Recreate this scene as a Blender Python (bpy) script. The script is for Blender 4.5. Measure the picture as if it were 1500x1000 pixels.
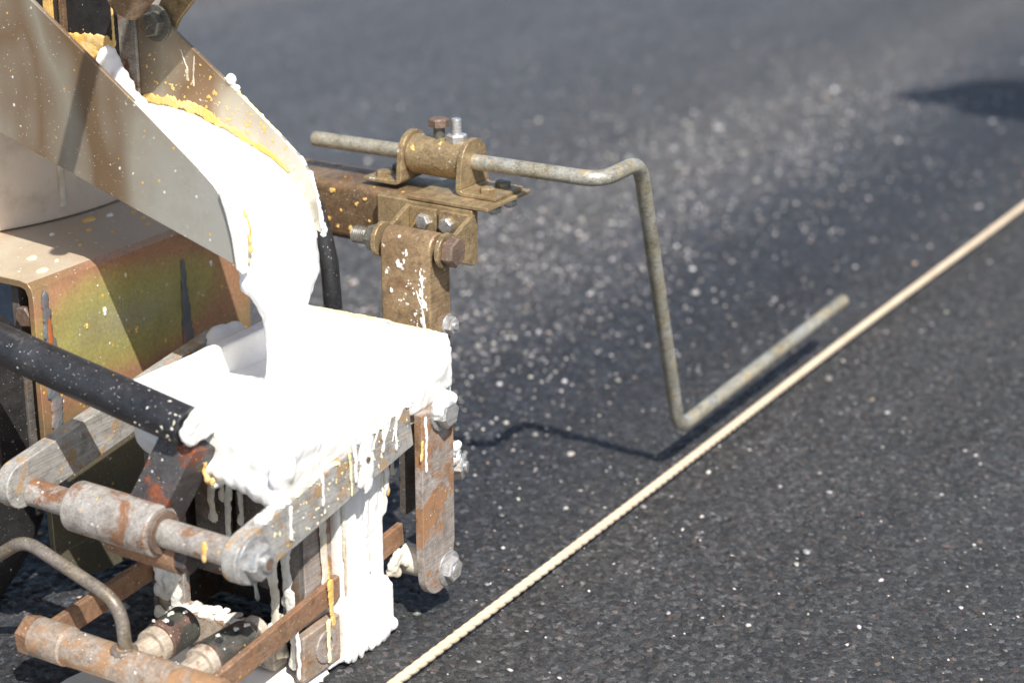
import bpy, bmesh, math, random
import numpy as np
from mathutils import Vector, Matrix, Quaternion
R = math.radians
random.seed(7); rng = np.random.default_rng(11)
scene = bpy.context.scene
for o in list(bpy.data.objects): bpy.data.objects.remove(o, do_unlink=True)
COL = scene.collection

# ------------------------------------------------------------------ camera, sky, sun, exposure
YAW = R(31.3); PITCH = R(20)
cam_d = bpy.data.cameras.new('camera'); cam = bpy.data.objects.new('camera', cam_d); COL.objects.link(cam)
cam.location = (0, 0, 0.6)
fwd = Vector((math.cos(YAW)*math.cos(PITCH), math.sin(YAW)*math.cos(PITCH), -math.sin(PITCH)))
cam.rotation_euler = fwd.to_track_quat('-Z', 'Y').to_euler()
cam_d.sensor_width = 36; cam_d.lens = 2920/1500*36
cam_d.clip_start = 0.02; cam_d.clip_end = 2000
cam_d.dof.use_dof = True; cam_d.dof.focus_distance = 1.22; cam_d.dof.aperture_fstop = 5.6
scene.camera = cam

SUN_EL = R(51); SUN_AZ = R(51.3)             # direction the light travels towards, measured from +X
Ldir = Vector((math.cos(SUN_AZ)*math.cos(SUN_EL), math.sin(SUN_AZ)*math.cos(SUN_EL), -math.sin(SUN_EL)))
world = bpy.data.worlds.new('World'); scene.world = world; world.use_nodes = True
wn = world.node_tree; bg = wn.nodes['Background']
sky = wn.nodes.new('ShaderNodeTexSky'); sky.sky_type = 'NISHITA'; sky.sun_disc = False
sky.sun_elevation = SUN_EL
sd = -Ldir; sky.sun_rotation = math.atan2(sd.x, sd.y)
sky.altitude = 100; sky.dust_density = 2.0
wn.links.new(sky.outputs[0], bg.inputs[0]); bg.inputs[1].default_value = 0.10
sun_d = bpy.data.lights.new('sun', 'SUN'); sun = bpy.data.objects.new('sun', sun_d); COL.objects.link(sun)
sun_d.energy = 4.6; sun_d.angle = R(0.5); sun_d.color = (1.0, 0.955, 0.89)
sun.rotation_euler = Ldir.to_track_quat('-Z', 'Y').to_euler(); sun.location = (0, -2, 4)
vs = scene.view_settings; vs.view_transform = 'Standard'; vs.look = 'None'; vs.exposure = 0.5; vs.gamma = 1.0
vs.use_curve_mapping = False
scene.render.engine = 'CYCLES'

# ------------------------------------------------------------------ materials
MATS = {}
class NT:
    def __init__(s, name):
        s.m = bpy.data.materials.new(name); s.m.use_nodes = True; s.t = s.m.node_tree
        s.b = s.t.nodes['Principled BSDF']; MATS[name] = s.m
        tc = s.t.nodes.new('ShaderNodeTexCoord'); s.co = tc.outputs['Object']
    def n(s, typ, **kw):
        x = s.t.nodes.new(typ)
        for k, v in kw.items(): setattr(x, k, v)
        return x
    def l(s, a, b): s.t.links.new(a, b)
    def sock(s, inp, v):
        if hasattr(v, 'is_output'): s.l(v, inp)
        else: inp.default_value = v
    def noise(s, scale, detail=4, rough=.6, co=None, dist=0, col=False):
        x = s.n('ShaderNodeTexNoise'); s.l(co or s.co, x.inputs['Vector'])
        x.inputs['Scale'].default_value = scale; x.inputs['Detail'].default_value = detail
        x.inputs['Roughness'].default_value = rough; x.inputs['Distortion'].default_value = dist
        return x.outputs['Color' if col else 'Fac']
    def vor(s, scale, co=None, feature='F1', out='Distance', rand=1):
        x = s.n('ShaderNodeTexVoronoi', feature=feature); s.l(co or s.co, x.inputs['Vector'])
        x.inputs['Scale'].default_value = scale; x.inputs['Randomness'].default_value = rand
        return x
    def ramp(s, fac, pts):
        x = s.n('ShaderNodeValToRGB'); s.l(fac, x.inputs[0]); e = x.color_ramp.elements
        while len(e) < len(pts): e.new(.5)
        for k, (p, c) in enumerate(pts):
            e[k].position = p; e[k].color = (*c, 1) if not isinstance(c, (int, float)) else (c, c, c, 1)
        return x.outputs[0]
    def mix(s, fac, a, b, mode='MIX'):
        x = s.n('ShaderNodeMix', data_type='RGBA', blend_type=mode)
        s.sock(x.inputs[0], fac); s.sock(x.inputs[6], a if hasattr(a, 'is_output') else (*a, 1)); s.sock(x.inputs[7], b if hasattr(b, 'is_output') else (*b, 1))
        return x.outputs[2]
    def math(s, op, a, b=0.0, clamp=False):
        x = s.n('ShaderNodeMath', operation=op); x.use_clamp = clamp
        s.sock(x.inputs[0], a); s.sock(x.inputs[1], b); return x.outputs[0]
    def scale(s, v, co=None):
        x = s.n('ShaderNodeMapping'); s.l(co or s.co, x.inputs[0]); x.inputs['Scale'].default_value = v; return x.outputs[0]
    def splat(s, scale, power, size, seed=0.0):
        """round spatter drops of very different sizes"""
        mp = s.n('ShaderNodeMapping'); s.l(s.co, mp.inputs[0]); mp.inputs['Location'].default_value = (seed, seed*1.7, seed*.3)
        wob = s.noise(scale*2.5, 2, .5, mp.outputs[0], col=True)
        va = s.n('ShaderNodeVectorMath', operation='MULTIPLY_ADD'); s.l(wob, va.inputs[0]); va.inputs[1].default_value = (.35/scale,)*3; s.l(mp.outputs[0], va.inputs[2])
        v = s.vor(scale, va.outputs[0])
        sp = s.n('ShaderNodeSeparateColor'); s.l(v.outputs['Color'], sp.inputs[0])
        thr = s.math('MULTIPLY', s.math('POWER', sp.outputs[0], power), size)
        return s.math('LESS_THAN', v.outputs['Distance'], thr)
    def bump(s, h, strength=.3, dist=.001):
        x = s.n('ShaderNodeBump'); x.inputs['Strength'].default_value = strength; x.inputs['Distance'].default_value = dist
        s.l(h, x.inputs['Height']); s.l(x.outputs[0], s.b.inputs['Normal'])
    def set(s, **kw):
        for k, v in kw.items(): s.sock(s.b.inputs[k.replace('_', ' ')], v)
        return s.m

RUST = (.20, .085, .035); RUST2 = (.33, .13, .045)
WHITE = (.84, .835, .80); YEL = (.78, .44, .08)

def steel(name, c1, c2, metallic=.8, rough=.42, rust=.35, rustscale=45, dots=(.5, .35), dirt=.5, rustcols=(RUST, RUST2), bump=.35, stain=.5):
    t = NT(name)
    geo = t.n('ShaderNodeNewGeometry'); t.co = geo.outputs['Position']
    n1 = t.noise(38, 7, .66); n2 = t.noise(rustscale, 9, .70, dist=.4); n3 = t.noise(700, 4, .75); n4 = t.noise(16, 6, .65, dist=.6)
    base = t.mix(t.ramp(n1, [(.36, 0), (.64, 1)]), c1, c2)
    st = t.noise(70, 5, .7, t.scale((1, 1, .18)))
    base = t.mix(t.math('MULTIPLY', t.ramp(st, [(.46, 0), (.70, 1)]), stain), base, tuple(a*.45+b*.35 for a, b in zip(c2, rustcols[0])))
    base = t.mix(t.math('MULTIPLY', t.ramp(n4, [(.50, 0), (.72, 1)]), stain*.8), base, tuple(min(.8, v*1.18+.06) for v in c1))
    base = t.mix(t.math('MULTIPLY', t.ramp(n3, [(.38, 0), (.72, 1)]), dirt), base, tuple(v*.42 for v in c1))
    scr = t.noise(900, 3, .6, t.scale((.04, .6, 1)))
    base = t.mix(1.0, base, t.ramp(scr, [(.30, .70), (.5, 1), (.72, 1.22)]), 'MULTIPLY')
    blot = t.ramp(t.noise(120, 7, .72), [(.34, .62), (.50, 1), (.68, 1.12)])
    base = t.mix(1.0, base, blot, 'MULTIPLY')
    rm = t.ramp(n2, [(.64-rust*.32, 0), (.70-rust*.30, 1)])
    fine = t.noise(320, 6, .75)
    rcol = t.mix(t.ramp(fine, [(.3, 0), (.7, 1)]), rustcols[0], rustcols[1])
    rcol = t.mix(t.ramp(t.noise(90, 5, .7), [(.5, 0), (.75, 1)]), rcol, tuple(v*.5 for v in rustcols[0]))
    rmf = t.math('MULTIPLY', rm, t.ramp(fine, [(.25, .55), (.5, 1)]))
    base = t.mix(rmf, base, rcol)
    met = t.math('MULTIPLY', t.math('SUBTRACT', 1.0, rm), metallic)
    w = t.splat(420, 50, dots[0]); w2 = t.splat(1100, 14, .36, 1.9); y = t.splat(380, 34, dots[1], 3.3)
    w = t.math('MAXIMUM', w, w2)
    base = t.mix(t.math('MULTIPLY', w, .8), base, (.68, .66, .61)); base = t.mix(y, base, YEL)
    any_ = t.math('MAXIMUM', w, y)
    met = t.math('MULTIPLY', met, t.math('SUBTRACT', 1.0, any_))
    ro = t.math('ADD', t.math('MULTIPLY', n1, .28), rough-.1); ro = t.math('ADD', ro, t.math('MULTIPLY', rm, .3)); ro = t.math('ADD', ro, t.math('MULTIPLY', t.math('SUBTRACT', fine, .5), .35), True)
    t.bump(t.math('ADD', t.math('MULTIPLY', n3, .45), t.math('ADD', t.math('MULTIPLY', rmf, .9), t.math('MULTIPLY', any_, .5))), bump, .0007)
    return t.set(Base_Color=base, Metallic=met, Roughness=ro)

steel('gold_zinc', (.50, .385, .215), (.35, .25, .135), .45, .36, .22, dots=(.42, .3), stain=.5, rustcols=((.15, .085, .045), (.24, .15, .08)))
steel('gold_zinc_dark', (.31, .21, .12), (.18, .115, .068), .4, .42, .30, dots=(.42, .45), rustcols=((.12, .065, .035), (.22, .11, .05)))
steel('post_zinc', (.44, .315, .18), (.27, .175, .095), .35, .42, .26, dots=(.55, .3), rustcols=((.15, .08, .04), (.25, .14, .07)))
steel('grey_bar', (.52, .51, .485), (.38, .365, .335), .22, .42, .33, 75, dots=(.45, .42), rustcols=((.30, .19, .10), (.44, .30, .16)), stain=.35)
steel('grey_pipe', (.50, .475, .44), (.37, .33, .285), .2, .42, .40, 36, dots=(.45, .3), rustcols=((.15, .065, .03), (.29, .135, .06)))
steel('rust_bar', (.33, .20, .12), (.24, .135, .08), .15, .55, .46, 50, dots=(.35, .25), rustcols=((.17, .085, .045), (.32, .175, .095)))
steel('rust_pipe', (.44, .40, .355), (.38, .27, .18), .2, .5, .50, 48, dots=(.3, .2), rustcols=((.23, .12, .058), (.40, .235, .12)))
steel('dark_rust', (.10, .098, .10), (.065, .06, .062), .2, .40, .33, 40, dots=(.45, .3), rustcols=((.17, .045, .02), (.32, .09, .03)))
steel('plate_rust', (.47, .43, .395), (.34, .285, .245), .2, .5, .46, 30, dots=(.35, .25), rustcols=((.24, .125, .065), (.38, .20, .09)))
steel('dark_plate', (.21, .19, .17), (.11, .10, .09), .2, .5, .38, 40, dots=(.5, .25), rustcols=((.10, .06, .035), (.20, .12, .065)))
steel('rod_steel', (.52, .52, .475), (.38, .335, .22), .4, .38, .28, 80, dots=(.2, .2), rustcols=((.24, .18, .09), (.38, .31, .18)))
steel('hook_steel', (.30, .28, .25), (.22, .17, .11), .35, .40, .34, 70, dots=(.2, .2), rustcols=((.12, .075, .04), (.20, .19, .20)))
steel('bolt_zinc', (.64, .64, .63), (.52, .52, .51), .6, .34, .08, dots=(.3, .1), dirt=.35)
steel('bolt_dark', (.22, .22, .19), (.14, .13, .11), .4, .42, .15, dots=(.3, .2))
steel('bolt_rust', (.27, .195, .15), (.17, .12, .09), .3, .5, .40, 160, dots=(.25, .1), rustcols=((.11, .065, .045), (.21, .12, .075)))
steel('rubber', (.03, .028, .028), (.022, .021, .021), 0, .62, .12, dots=(.4, .1), rustcols=((.07, .065, .06), (.10, .09, .08)))
steel('black_paint', (.020, .021, .024), (.028, .029, .033), 0, .30, .14, 30, dots=(.36, .2), dirt=.2, rustcols=((.06, .05, .044), (.085, .075, .065)), bump=.15, stain=.3)
steel('sleeve', (.085, .085, .068), (.035, .035, .03), .1, .45, .42, 50, dots=(.6, .2), rustcols=((.06, .035, .03), (.20, .11, .075)))
steel('stub_pale', (.56, .49, .40), (.46, .37, .28), .1, .6, .35, 90, dots=(.4, .2), rustcols=((.22, .12, .07), (.3, .2, .13)))

def chute_metal():
    t = NT('chute_metal')
    geo = t.n('ShaderNodeNewGeometry'); t.co = geo.outputs['Position']
    n = t.noise(9, 3, .5, t.scale((1, 1, .45))); n2 = t.noise(500, 4, .7); n3 = t.noise(45, 6, .65)
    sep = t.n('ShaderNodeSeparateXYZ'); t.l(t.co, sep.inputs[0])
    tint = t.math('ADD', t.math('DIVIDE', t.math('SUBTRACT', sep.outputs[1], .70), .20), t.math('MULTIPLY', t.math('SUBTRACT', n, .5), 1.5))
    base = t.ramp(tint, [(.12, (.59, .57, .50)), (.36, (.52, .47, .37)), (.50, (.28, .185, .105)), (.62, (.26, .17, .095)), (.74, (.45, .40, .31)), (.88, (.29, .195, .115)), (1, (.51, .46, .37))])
    base = t.mix(t.math('MULTIPLY', t.ramp(n3, [(.45, 0), (.75, 1)]), .3), base, (.29, .215, .135))
    w = t.math('MAXIMUM', t.splat(420, 70, .5), t.splat(1100, 18, .36, 1.9)); y = t.splat(360, 60, .40, 2.1); any_ = t.math('MAXIMUM', w, y)
    base = t.mix(w, base, (.74, .72, .67)); base = t.mix(y, base, YEL)
    ro = t.math('ADD', t.math('MULTIPLY', n3, .22), .28)
    t.bump(t.math('ADD', t.math('MULTIPLY', n2, .2), any_), .15, .0006)
    t.set(Base_Color=base, Metallic=t.math('MULTIPLY', t.math('SUBTRACT', 1.0, any_), .5), Roughness=ro)
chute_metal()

def iridescent():
    """chromate-passivated sheet: broad olive, yellow-green and pink patches"""
    t = NT('iridescent_zinc')
    geo = t.n('ShaderNodeNewGeometry'); t.co = geo.outputs['Position']
    sep = t.n('ShaderNodeSeparateXYZ'); t.l(t.co, sep.inputs[0])
    warp = t.math('MULTIPLY', t.math('SUBTRACT', t.noise(14, 4, .55), .5), .8)
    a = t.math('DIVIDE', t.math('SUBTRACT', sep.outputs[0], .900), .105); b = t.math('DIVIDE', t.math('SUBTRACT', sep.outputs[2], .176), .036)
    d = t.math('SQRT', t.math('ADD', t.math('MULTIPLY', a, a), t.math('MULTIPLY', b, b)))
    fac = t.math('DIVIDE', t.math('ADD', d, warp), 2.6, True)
    base = t.ramp(fac, [(0, (.60, .55, .33)), (.18, (.64, .60, .22)), (.30, (.68, .53, .20)), (.40, (.68, .36, .21)), (.52, (.52, .34, .18)), (.70, (.34, .26, .15)), (1, (.27, .245, .17))])  # plating colour plus painted reflection; tail lightened to stand in for a sunlit patch
    n3 = t.noise(420, 4, .7); n4 = t.noise(26, 6, .65)
    base = t.mix(t.math('MULTIPLY', t.ramp(n4, [(.48, 0), (.72, 1)]), .35), base, (.20, .13, .08))
    base = t.mix(t.math('MULTIPLY', t.ramp(n3, [(.4, 0), (.75, 1)]), .35), base, (.12, .09, .055))
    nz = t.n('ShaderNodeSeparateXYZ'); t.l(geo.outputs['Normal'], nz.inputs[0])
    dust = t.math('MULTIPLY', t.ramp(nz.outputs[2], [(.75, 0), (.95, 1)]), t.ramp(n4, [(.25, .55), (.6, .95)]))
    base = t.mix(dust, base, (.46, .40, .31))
    w = t.math('MAXIMUM', t.splat(420, 60, .5), t.splat(1000, 18, .36, 1.9)); y = t.splat(330, 34, .40, 2.1); any_ = t.math('MAXIMUM', w, y)
    base = t.mix(w, base, (.74, .72, .67)); base = t.mix(y, base, YEL)
    t.bump(t.math('ADD', t.math('MULTIPLY', n3, .25), any_), .2, .0006)
    m = t.math('MULTIPLY', t.math('SUBTRACT', 1.0, t.math('MAXIMUM', any_, dust)), .55)
    t.set(Base_Color=base, Metallic=m, Roughness=t.math('ADD', t.math('ADD', t.math('MULTIPLY', n4, .22), .18), t.math('MULTIPLY', dust, .35)))
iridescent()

def paint(name, col, col2, rough=.42, dirt=None, dirtamt=.5, bumpsc=140, bump=.5):
    t = NT(name)
    n = t.noise(25, 5, .6); f = t.noise(bumpsc, 6, .62)
    base = t.mix(t.ramp(n, [(.35, 0), (.7, 1)]), col, col2)
    if dirt: base = t.mix(t.math('MULTIPLY', t.ramp(t.noise(38, 6, .7), [(.50, 0), (.66, 1)]), dirtamt), base, dirt)
    t.bump(f, bump, .0015)
    t.set(Base_Color=base, Roughness=rough)
paint('wet_white', (.88, .875, .86), (.87, .865, .85), .22, None, bumpsc=40, bump=.06)
paint('white_coat', (.86, .855, .835), (.83, .82, .79), .45, (.78, .70, .50), .18, 160, .55)
paint('drip_white', (.74, .71, .62), (.62, .57, .46), .5, (.34, .22, .12), .55, 150, .6)
paint('crumb_white', (.80, .78, .72), (.70, .70, .62), .6, (.42, .38, .28), .5, 260, .9)
paint('yellow_crust', (.80, .47, .11), (.74, .52, .20), .6, (.82, .70, .42), .45, 300, .8)
paint('pale_yellow', (.80, .70, .38), (.80, .74, .52), .55, (.8, .8, .7), .4, 300, .5)
paint('line_white', (.84, .83, .80), (.80, .79, .76), .5, (.6, .6, .57), .25, 120, .35)
paint('tank_cream', (.76, .67, .575), (.70, .61, .52), .35, (.42, .33, .25), .35, 30, .08)
paint('cord', (.70, .58, .425), (.60, .48, .34), .85, (.50, .38, .28), .5, 900, .5)
paint('weld_soot', (.10, .11, .12), (.22, .24, .25), .45, (.42, .13, .04), .35, 220, .6)
paint('weld_rust', (.42, .13, .03), (.30, .09, .03), .6)
paint('skin', (.45, .28, .20), (.42, .25, .18), .5)
paint('cap_cloth', (.05, .07, .13), (.04, .06, .11), .8)
paint('vest_cloth', (.75, .26, .03), (.70, .23, .03), .8)
paint('trouser_cloth', (.06, .07, .10), (.05, .06, .08), .85)

def asphalt():
    t = NT('asphalt')
    geo = t.n('ShaderNodeNewGeometry'); pos = geo.outputs['Position']
    sep = t.n('ShaderNodeSeparateXYZ'); t.l(pos, sep.inputs[0])
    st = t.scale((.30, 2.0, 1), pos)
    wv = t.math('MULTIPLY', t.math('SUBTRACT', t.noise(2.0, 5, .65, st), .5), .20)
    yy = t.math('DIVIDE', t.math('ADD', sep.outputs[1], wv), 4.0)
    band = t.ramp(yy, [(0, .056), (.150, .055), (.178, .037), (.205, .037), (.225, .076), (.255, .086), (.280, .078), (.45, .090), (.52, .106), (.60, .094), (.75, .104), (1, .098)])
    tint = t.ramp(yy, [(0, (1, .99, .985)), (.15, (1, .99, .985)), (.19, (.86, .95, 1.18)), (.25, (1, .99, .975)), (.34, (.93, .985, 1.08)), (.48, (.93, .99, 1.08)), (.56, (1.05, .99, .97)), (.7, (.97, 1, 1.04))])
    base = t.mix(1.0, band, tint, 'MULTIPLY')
    wob = t.noise(300, 3, .6, pos, col=True)
    va = t.n('ShaderNodeVectorMath', operation='MULTIPLY_ADD'); t.l(wob, va.inputs[0]); va.inputs[1].default_value = (.0045,)*3; t.l(pos, va.inputs[2])
    v = t.vor(300, va.outputs[0]); sp = t.n('ShaderNodeSeparateColor'); t.l(v.outputs['Color'], sp.inputs[0])
    stone = t.ramp(sp.outputs[0], [(0, .42), (.5, .92), (.85, 1.3), (.96, 1.9), (1, 3.0)])
    base = t.mix(1.0, base, stone, 'MULTIPLY')
    hue = t.mix(t.ramp(sp.outputs[1], [(.85, 0), (.95, 1)]), (1, 1, 1), (1.22, .95, .82))
    base = t.mix(1.0, base, hue, 'MULTIPLY')
    pit = t.ramp(t.noise(260, 6, .75, pos), [(.34, .14), (.47, 1)])
    base = t.mix(1.0, base, pit, 'MULTIPLY')
    lane = t.ramp(t.noise(5.5, 4, .6, t.scale((.06, 1, 1), pos)), [(.30, .84), (.5, 1), (.70, 1.20)])
    base = t.mix(1.0, base, lane, 'MULTIPLY')
    big = t.ramp(t.noise(9, 6, .7, pos), [(.3, .88), (.7, 1.12)])
    base = t.mix(1.0, base, big, 'MULTIPLY')
    fine = t.noise(620, 4, .75, pos)
    ve = t.vor(300, va.outputs[0], 'DISTANCE_TO_EDGE'); crack = t.ramp(ve.outputs['Distance'], [(.0, 0), (.16, 1)])
    base = t.mix(1.0, base, t.ramp(ve.outputs['Distance'], [(0, .75), (.08, 1)]), 'MULTIPLY')
    h = t.math('ADD', t.math('ADD', t.math('MULTIPLY', crack, .3), t.math('MULTIPLY', sp.outputs[0], .55)), t.math('MULTIPLY', fine, .95))
    t.bump(h, .8, .0014)
    ro = t.math('ADD', t.math('MULTIPLY', sp.outputs[2], .25), .42)
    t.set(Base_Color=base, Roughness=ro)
    t.b.inputs['Specular IOR Level'].default_value = .5
asphalt()

def stone_mat():
    t = NT('stone_chip')
    a = t.n('ShaderNodeAttribute', attribute_name='tone'); 
    f = t.noise(500, 3, .6)
    t.bump(f, .4, .0006)
    t.set(Base_Color=a.outputs['Color'], Roughness=.42)
stone_mat()

# ------------------------------------------------------------------ mesh helpers
LOC = {}
def new_obj(name, me, mat, parent=None, loc=(0, 0, 0)):
    o = bpy.data.objects.new(name, me); COL.objects.link(o); o.location = loc
    if mat and len(me.materials) == 0: me.materials.append(MATS[mat])
    LOC[o] = Vector(loc)
    if parent: set_parent(o, parent)
    return o
def set_parent(o, parent):
    o.parent = parent; o.matrix_parent_inverse = Matrix.Translation(-LOC[parent])
def empty(name, loc, label=None, cat=None, group=None):
    o = bpy.data.objects.new(name, None); COL.objects.link(o); o.location = loc; o.empty_display_size = .05; LOC[o] = Vector(loc)
    tag(o, label, cat, group); return o
def tag(o, label=None, cat=None, group=None, kind=None):
    if label: o['label'] = label
    if cat: o['category'] = cat
    if group: o['group'] = group
    if kind: o['kind'] = kind
    return o
def fin(bm, name, mat, parent=None, bevel=0, sharp=32, label=None, segs=2):
    """bmesh in world coordinates -> object with its origin at its centre"""
    bmesh.ops.recalc_face_normals(bm, faces=bm.faces)
    c = sum((v.co for v in bm.verts), Vector())/max(1, len(bm.verts))
    for v in bm.verts: v.co -= c
    for f in bm.faces: f.smooth = True
    for e in bm.edges:
        e.smooth = not (len(e.link_faces) != 2 or e.calc_face_angle(0) > R(sharp))
    me = bpy.data.meshes.new(name); bm.to_mesh(me); bm.free()
    o = new_obj(name, me, mat, parent, c)
    if bevel:
        b = o.modifiers.new('bevel', 'BEVEL'); b.width = bevel; b.segments = segs; b.limit_method = 'ANGLE'; b.angle_limit = R(40); b.harden_normals = True
    if label: o['label'] = label
    return o
def B(): return bmesh.new()
def add_box(bm, a, b, rot=None, piv=None):
    a, b = Vector(a), Vector(b); vs = []
    for x in (a.x, b.x):
        for y in (a.y, b.y):
            for z in (a.z, b.z):
                p = Vector((x, y, z))
                if rot: pv = Vector(piv) if piv else (a+b)/2; p = pv + rot @ (p-pv)
                vs.append(bm.verts.new(p))
    for q in ((0, 1, 3, 2), (4, 6, 7, 5), (0, 4, 5, 1), (2, 3, 7, 6), (0, 2, 6, 4), (1, 5, 7, 3)):
        bm.faces.new([vs[i] for i in q])
def frame(d):
    d = Vector(d).normalized(); u = d.orthogonal().normalized()
    if abs(d.z) < .9: u = Vector((0, 0, 1)).cross(d).normalized()
    return u, d.cross(u)
def add_tube(bm, pts, r, n=16, caps=True):
    """sweep a circle along a polyline; r is a number or a list"""
    pts = [Vector(p) for p in pts]; rings = []
    u = None
    for i, p in enumerate(pts):
        d = (pts[min(i+1, len(pts)-1)]-pts[max(i-1, 0)]).normalized()
        if u is None: u, v = frame(d)
        else:
            u = (u - d*u.dot(d)).normalized(); v = d.cross(u)
        rr = r[i] if isinstance(r, (list, tuple)) else r
        rings.append([bm.verts.new(p + (u*math.cos(2*math.pi*k/n)+v*math.sin(2*math.pi*k/n))*rr) for k in range(n)])
    for a, b in zip(rings, rings[1:]):
        for k in range(n): bm.faces.new((a[k], a[(k+1) % n], b[(k+1) % n], b[k]))
    if caps:
        bm.faces.new(rings[0][::-1]); bm.faces.new(rings[-1])
    return rings
def add_ring(bm, p0, p1, ro, ri, n=28):
    """hollow tube"""
    p0, p1 = Vector(p0), Vector(p1); u, v = frame(p1-p0); g = []
    for p, r in ((p0, ro), (p1, ro), (p1, ri), (p0, ri)):
        g.append([bm.verts.new(p+(u*math.cos(2*math.pi*k/n)+v*math.sin(2*math.pi*k/n))*r) for k in range(n)])
    for a in range(4):
        A, Bq = g[a], g[(a+1) % 4]
        for k in range(n): bm.faces.new((A[k], A[(k+1) % n], Bq[(k+1) % n], Bq[k]))
def add_prism(bm, prof, axis, a, b):
    """extrude a closed 2D profile along an axis: 'x' profile (y,z), 'y' profile (x,z), 'z' profile (x,y)"""
    def P(q, w):
        return {'x': (w, q[0], q[1]), 'y': (q[0], w, q[1]), 'z': (q[0], q[1], w)}[axis]
    A = [bm.verts.new(P(q, a)) for q in prof]; C = [bm.verts.new(P(q, b)) for q in prof]
    n = len(prof)
    bm.faces.new(A[::-1]); bm.faces.new(C)
    for k in range(n): bm.faces.new((A[k], A[(k+1) % n], C[(k+1) % n], C[k]))
def arc(c, r, a0, a1, n=10):
    return [(c[0]+r*math.cos(R(a0+(a1-a0)*k/n)), c[1]+r*math.sin(R(a0+(a1-a0)*k/n))) for k in range(n+1)]
def add_ell(bm, c, r, sub=2):
    m = Matrix.Translation(c) @ Matrix.Diagonal((*r, 1)) if hasattr(r, '__len__') else Matrix.Translation(c) @ Matrix.Scale(r, 4)
    bmesh.ops.create_icosphere(bm, subdivisions=sub, radius=1, matrix=m)
def smooth_path(pts, rad, n=6):
    """round the corners of a polyline"""
    pts = [Vector(p) for p in pts]; out = [pts[0]]
    for a, b, c in zip(pts, pts[1:], pts[2:]):
        d0 = (a-b).normalized(); d1 = (c-b).normalized(); r = min(rad, (a-b).length*.45, (c-b).length*.45)
        p0 = b+d0*r; p1 = b+d1*r
        for k in range(n+1):
            t = k/n; out.append(p0*(1-t)**2+b*2*t*(1-t)+p1*t*t)
    out.append(pts[-1]); return out
_tex = {}
def clouds(sz):
    if sz not in _tex:
        t = bpy.data.textures.new('paint_relief_%d' % int(sz*1e5), 'CLOUDS'); t.noise_scale = sz; t.noise_depth = 3; _tex[sz] = t
    return _tex[sz]
def goo(bm, name, mat, parent, voxel=.0016, iters=6, disp=.0015, dsz=.012, label=None, disp2=0):
    """solid primitives fused into one lumpy, sagging skin"""
    o = fin(bm, name, mat, parent, 0)
    m = o.modifiers.new('fuse', 'REMESH'); m.mode = 'VOXEL'; m.voxel_size = voxel; m.use_smooth_shade = True
    m = o.modifiers.new('sag', 'SMOOTH'); m.iterations = iters; m.factor = .5
    if disp:
        m = o.modifiers.new('lumps', 'DISPLACE'); m.texture = clouds(dsz); m.strength = disp; m.mid_level = .5; m.texture_coords = 'GLOBAL'
    if disp2:
        m = o.modifiers.new('fine', 'DISPLACE'); m.texture = clouds(dsz*.28); m.strength = disp2; m.mid_level = .5; m.texture_coords = 'GLOBAL'
    if label: o['label'] = label
    return o
def add_stain(bm, pts, w, nrm, th=.0004, step=.0009, jag=.45):
    """thin ragged film of dried paint along a polyline lying on a surface; w = (start, end) half widths"""
    pts = [Vector(p) for p in pts]; nrm = Vector(nrm).normalized(); line = []
    L = sum((b-a).length for a, b in zip(pts, pts[1:])); acc = 0
    for a, b in zip(pts, pts[1:]):
        d = (b-a); n = max(1, int(d.length/step))
        for k in range(n): line.append((a+d*(k/n), (acc+d.length*k/n)/L, d.normalized()))
        acc += d.length
    ru = rl = 1.0; prev = None
    for p, t, d in line:
        ru = min(1.5, max(.25, ru+random.uniform(-jag, jag))); rl = min(1.5, max(.25, rl+random.uniform(-jag, jag)))
        sd = nrm.cross(d).normalized(); ww = (w[0]+(w[1]-w[0])*t)*min(1, 6*t+.25, 6*(1-t)+.25)
        q = [p+sd*ww*ru-nrm*.0005, p+sd*ww*ru*.85+nrm*th, p+nrm*th*1.3, p-sd*ww*rl*.85+nrm*th, p-sd*ww*rl-nrm*.0005]
        q = [bm.verts.new(x) for x in q]
        if prev:
            for k in range(4): bm.faces.new((prev[k], q[k], q[k+1], prev[k+1]))
        prev = q
def add_splash(bm, c, r, nrm, stretch=1.0, th=.0004, n=18):
    """thin ragged blot lying on a surface, stretched downwards"""
    c = Vector(c); nrm = Vector(nrm).normalized(); up = Vector((0, 0, 1))
    if abs(nrm.z) > .9: up = Vector((1, 0, 0))
    u = up.cross(nrm).normalized(); v = nrm.cross(u); ph = [random.uniform(0, 6.28) for _ in range(4)]
    top_ = bm.verts.new(c+nrm*th*1.4); a_ = []; b_ = []
    for k in range(n):
        a = 2*math.pi*k/n; q = r*(1+.28*math.sin(2*a+ph[0])+.22*math.sin(3*a+ph[1])+.16*math.sin(5*a+ph[2])+random.uniform(-.12, .12))
        d = u*math.cos(a)*q+v*math.sin(a)*q*stretch
        a_.append(bm.verts.new(c+d*.82+nrm*th)); b_.append(bm.verts.new(c+d-nrm*.0006))
    for k in range(n):
        bm.faces.new((top_, a_[k], a_[(k+1) % n])); bm.faces.new((a_[k], b_[k], b_[(k+1) % n], a_[(k+1) % n]))
HEX = {}
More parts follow.
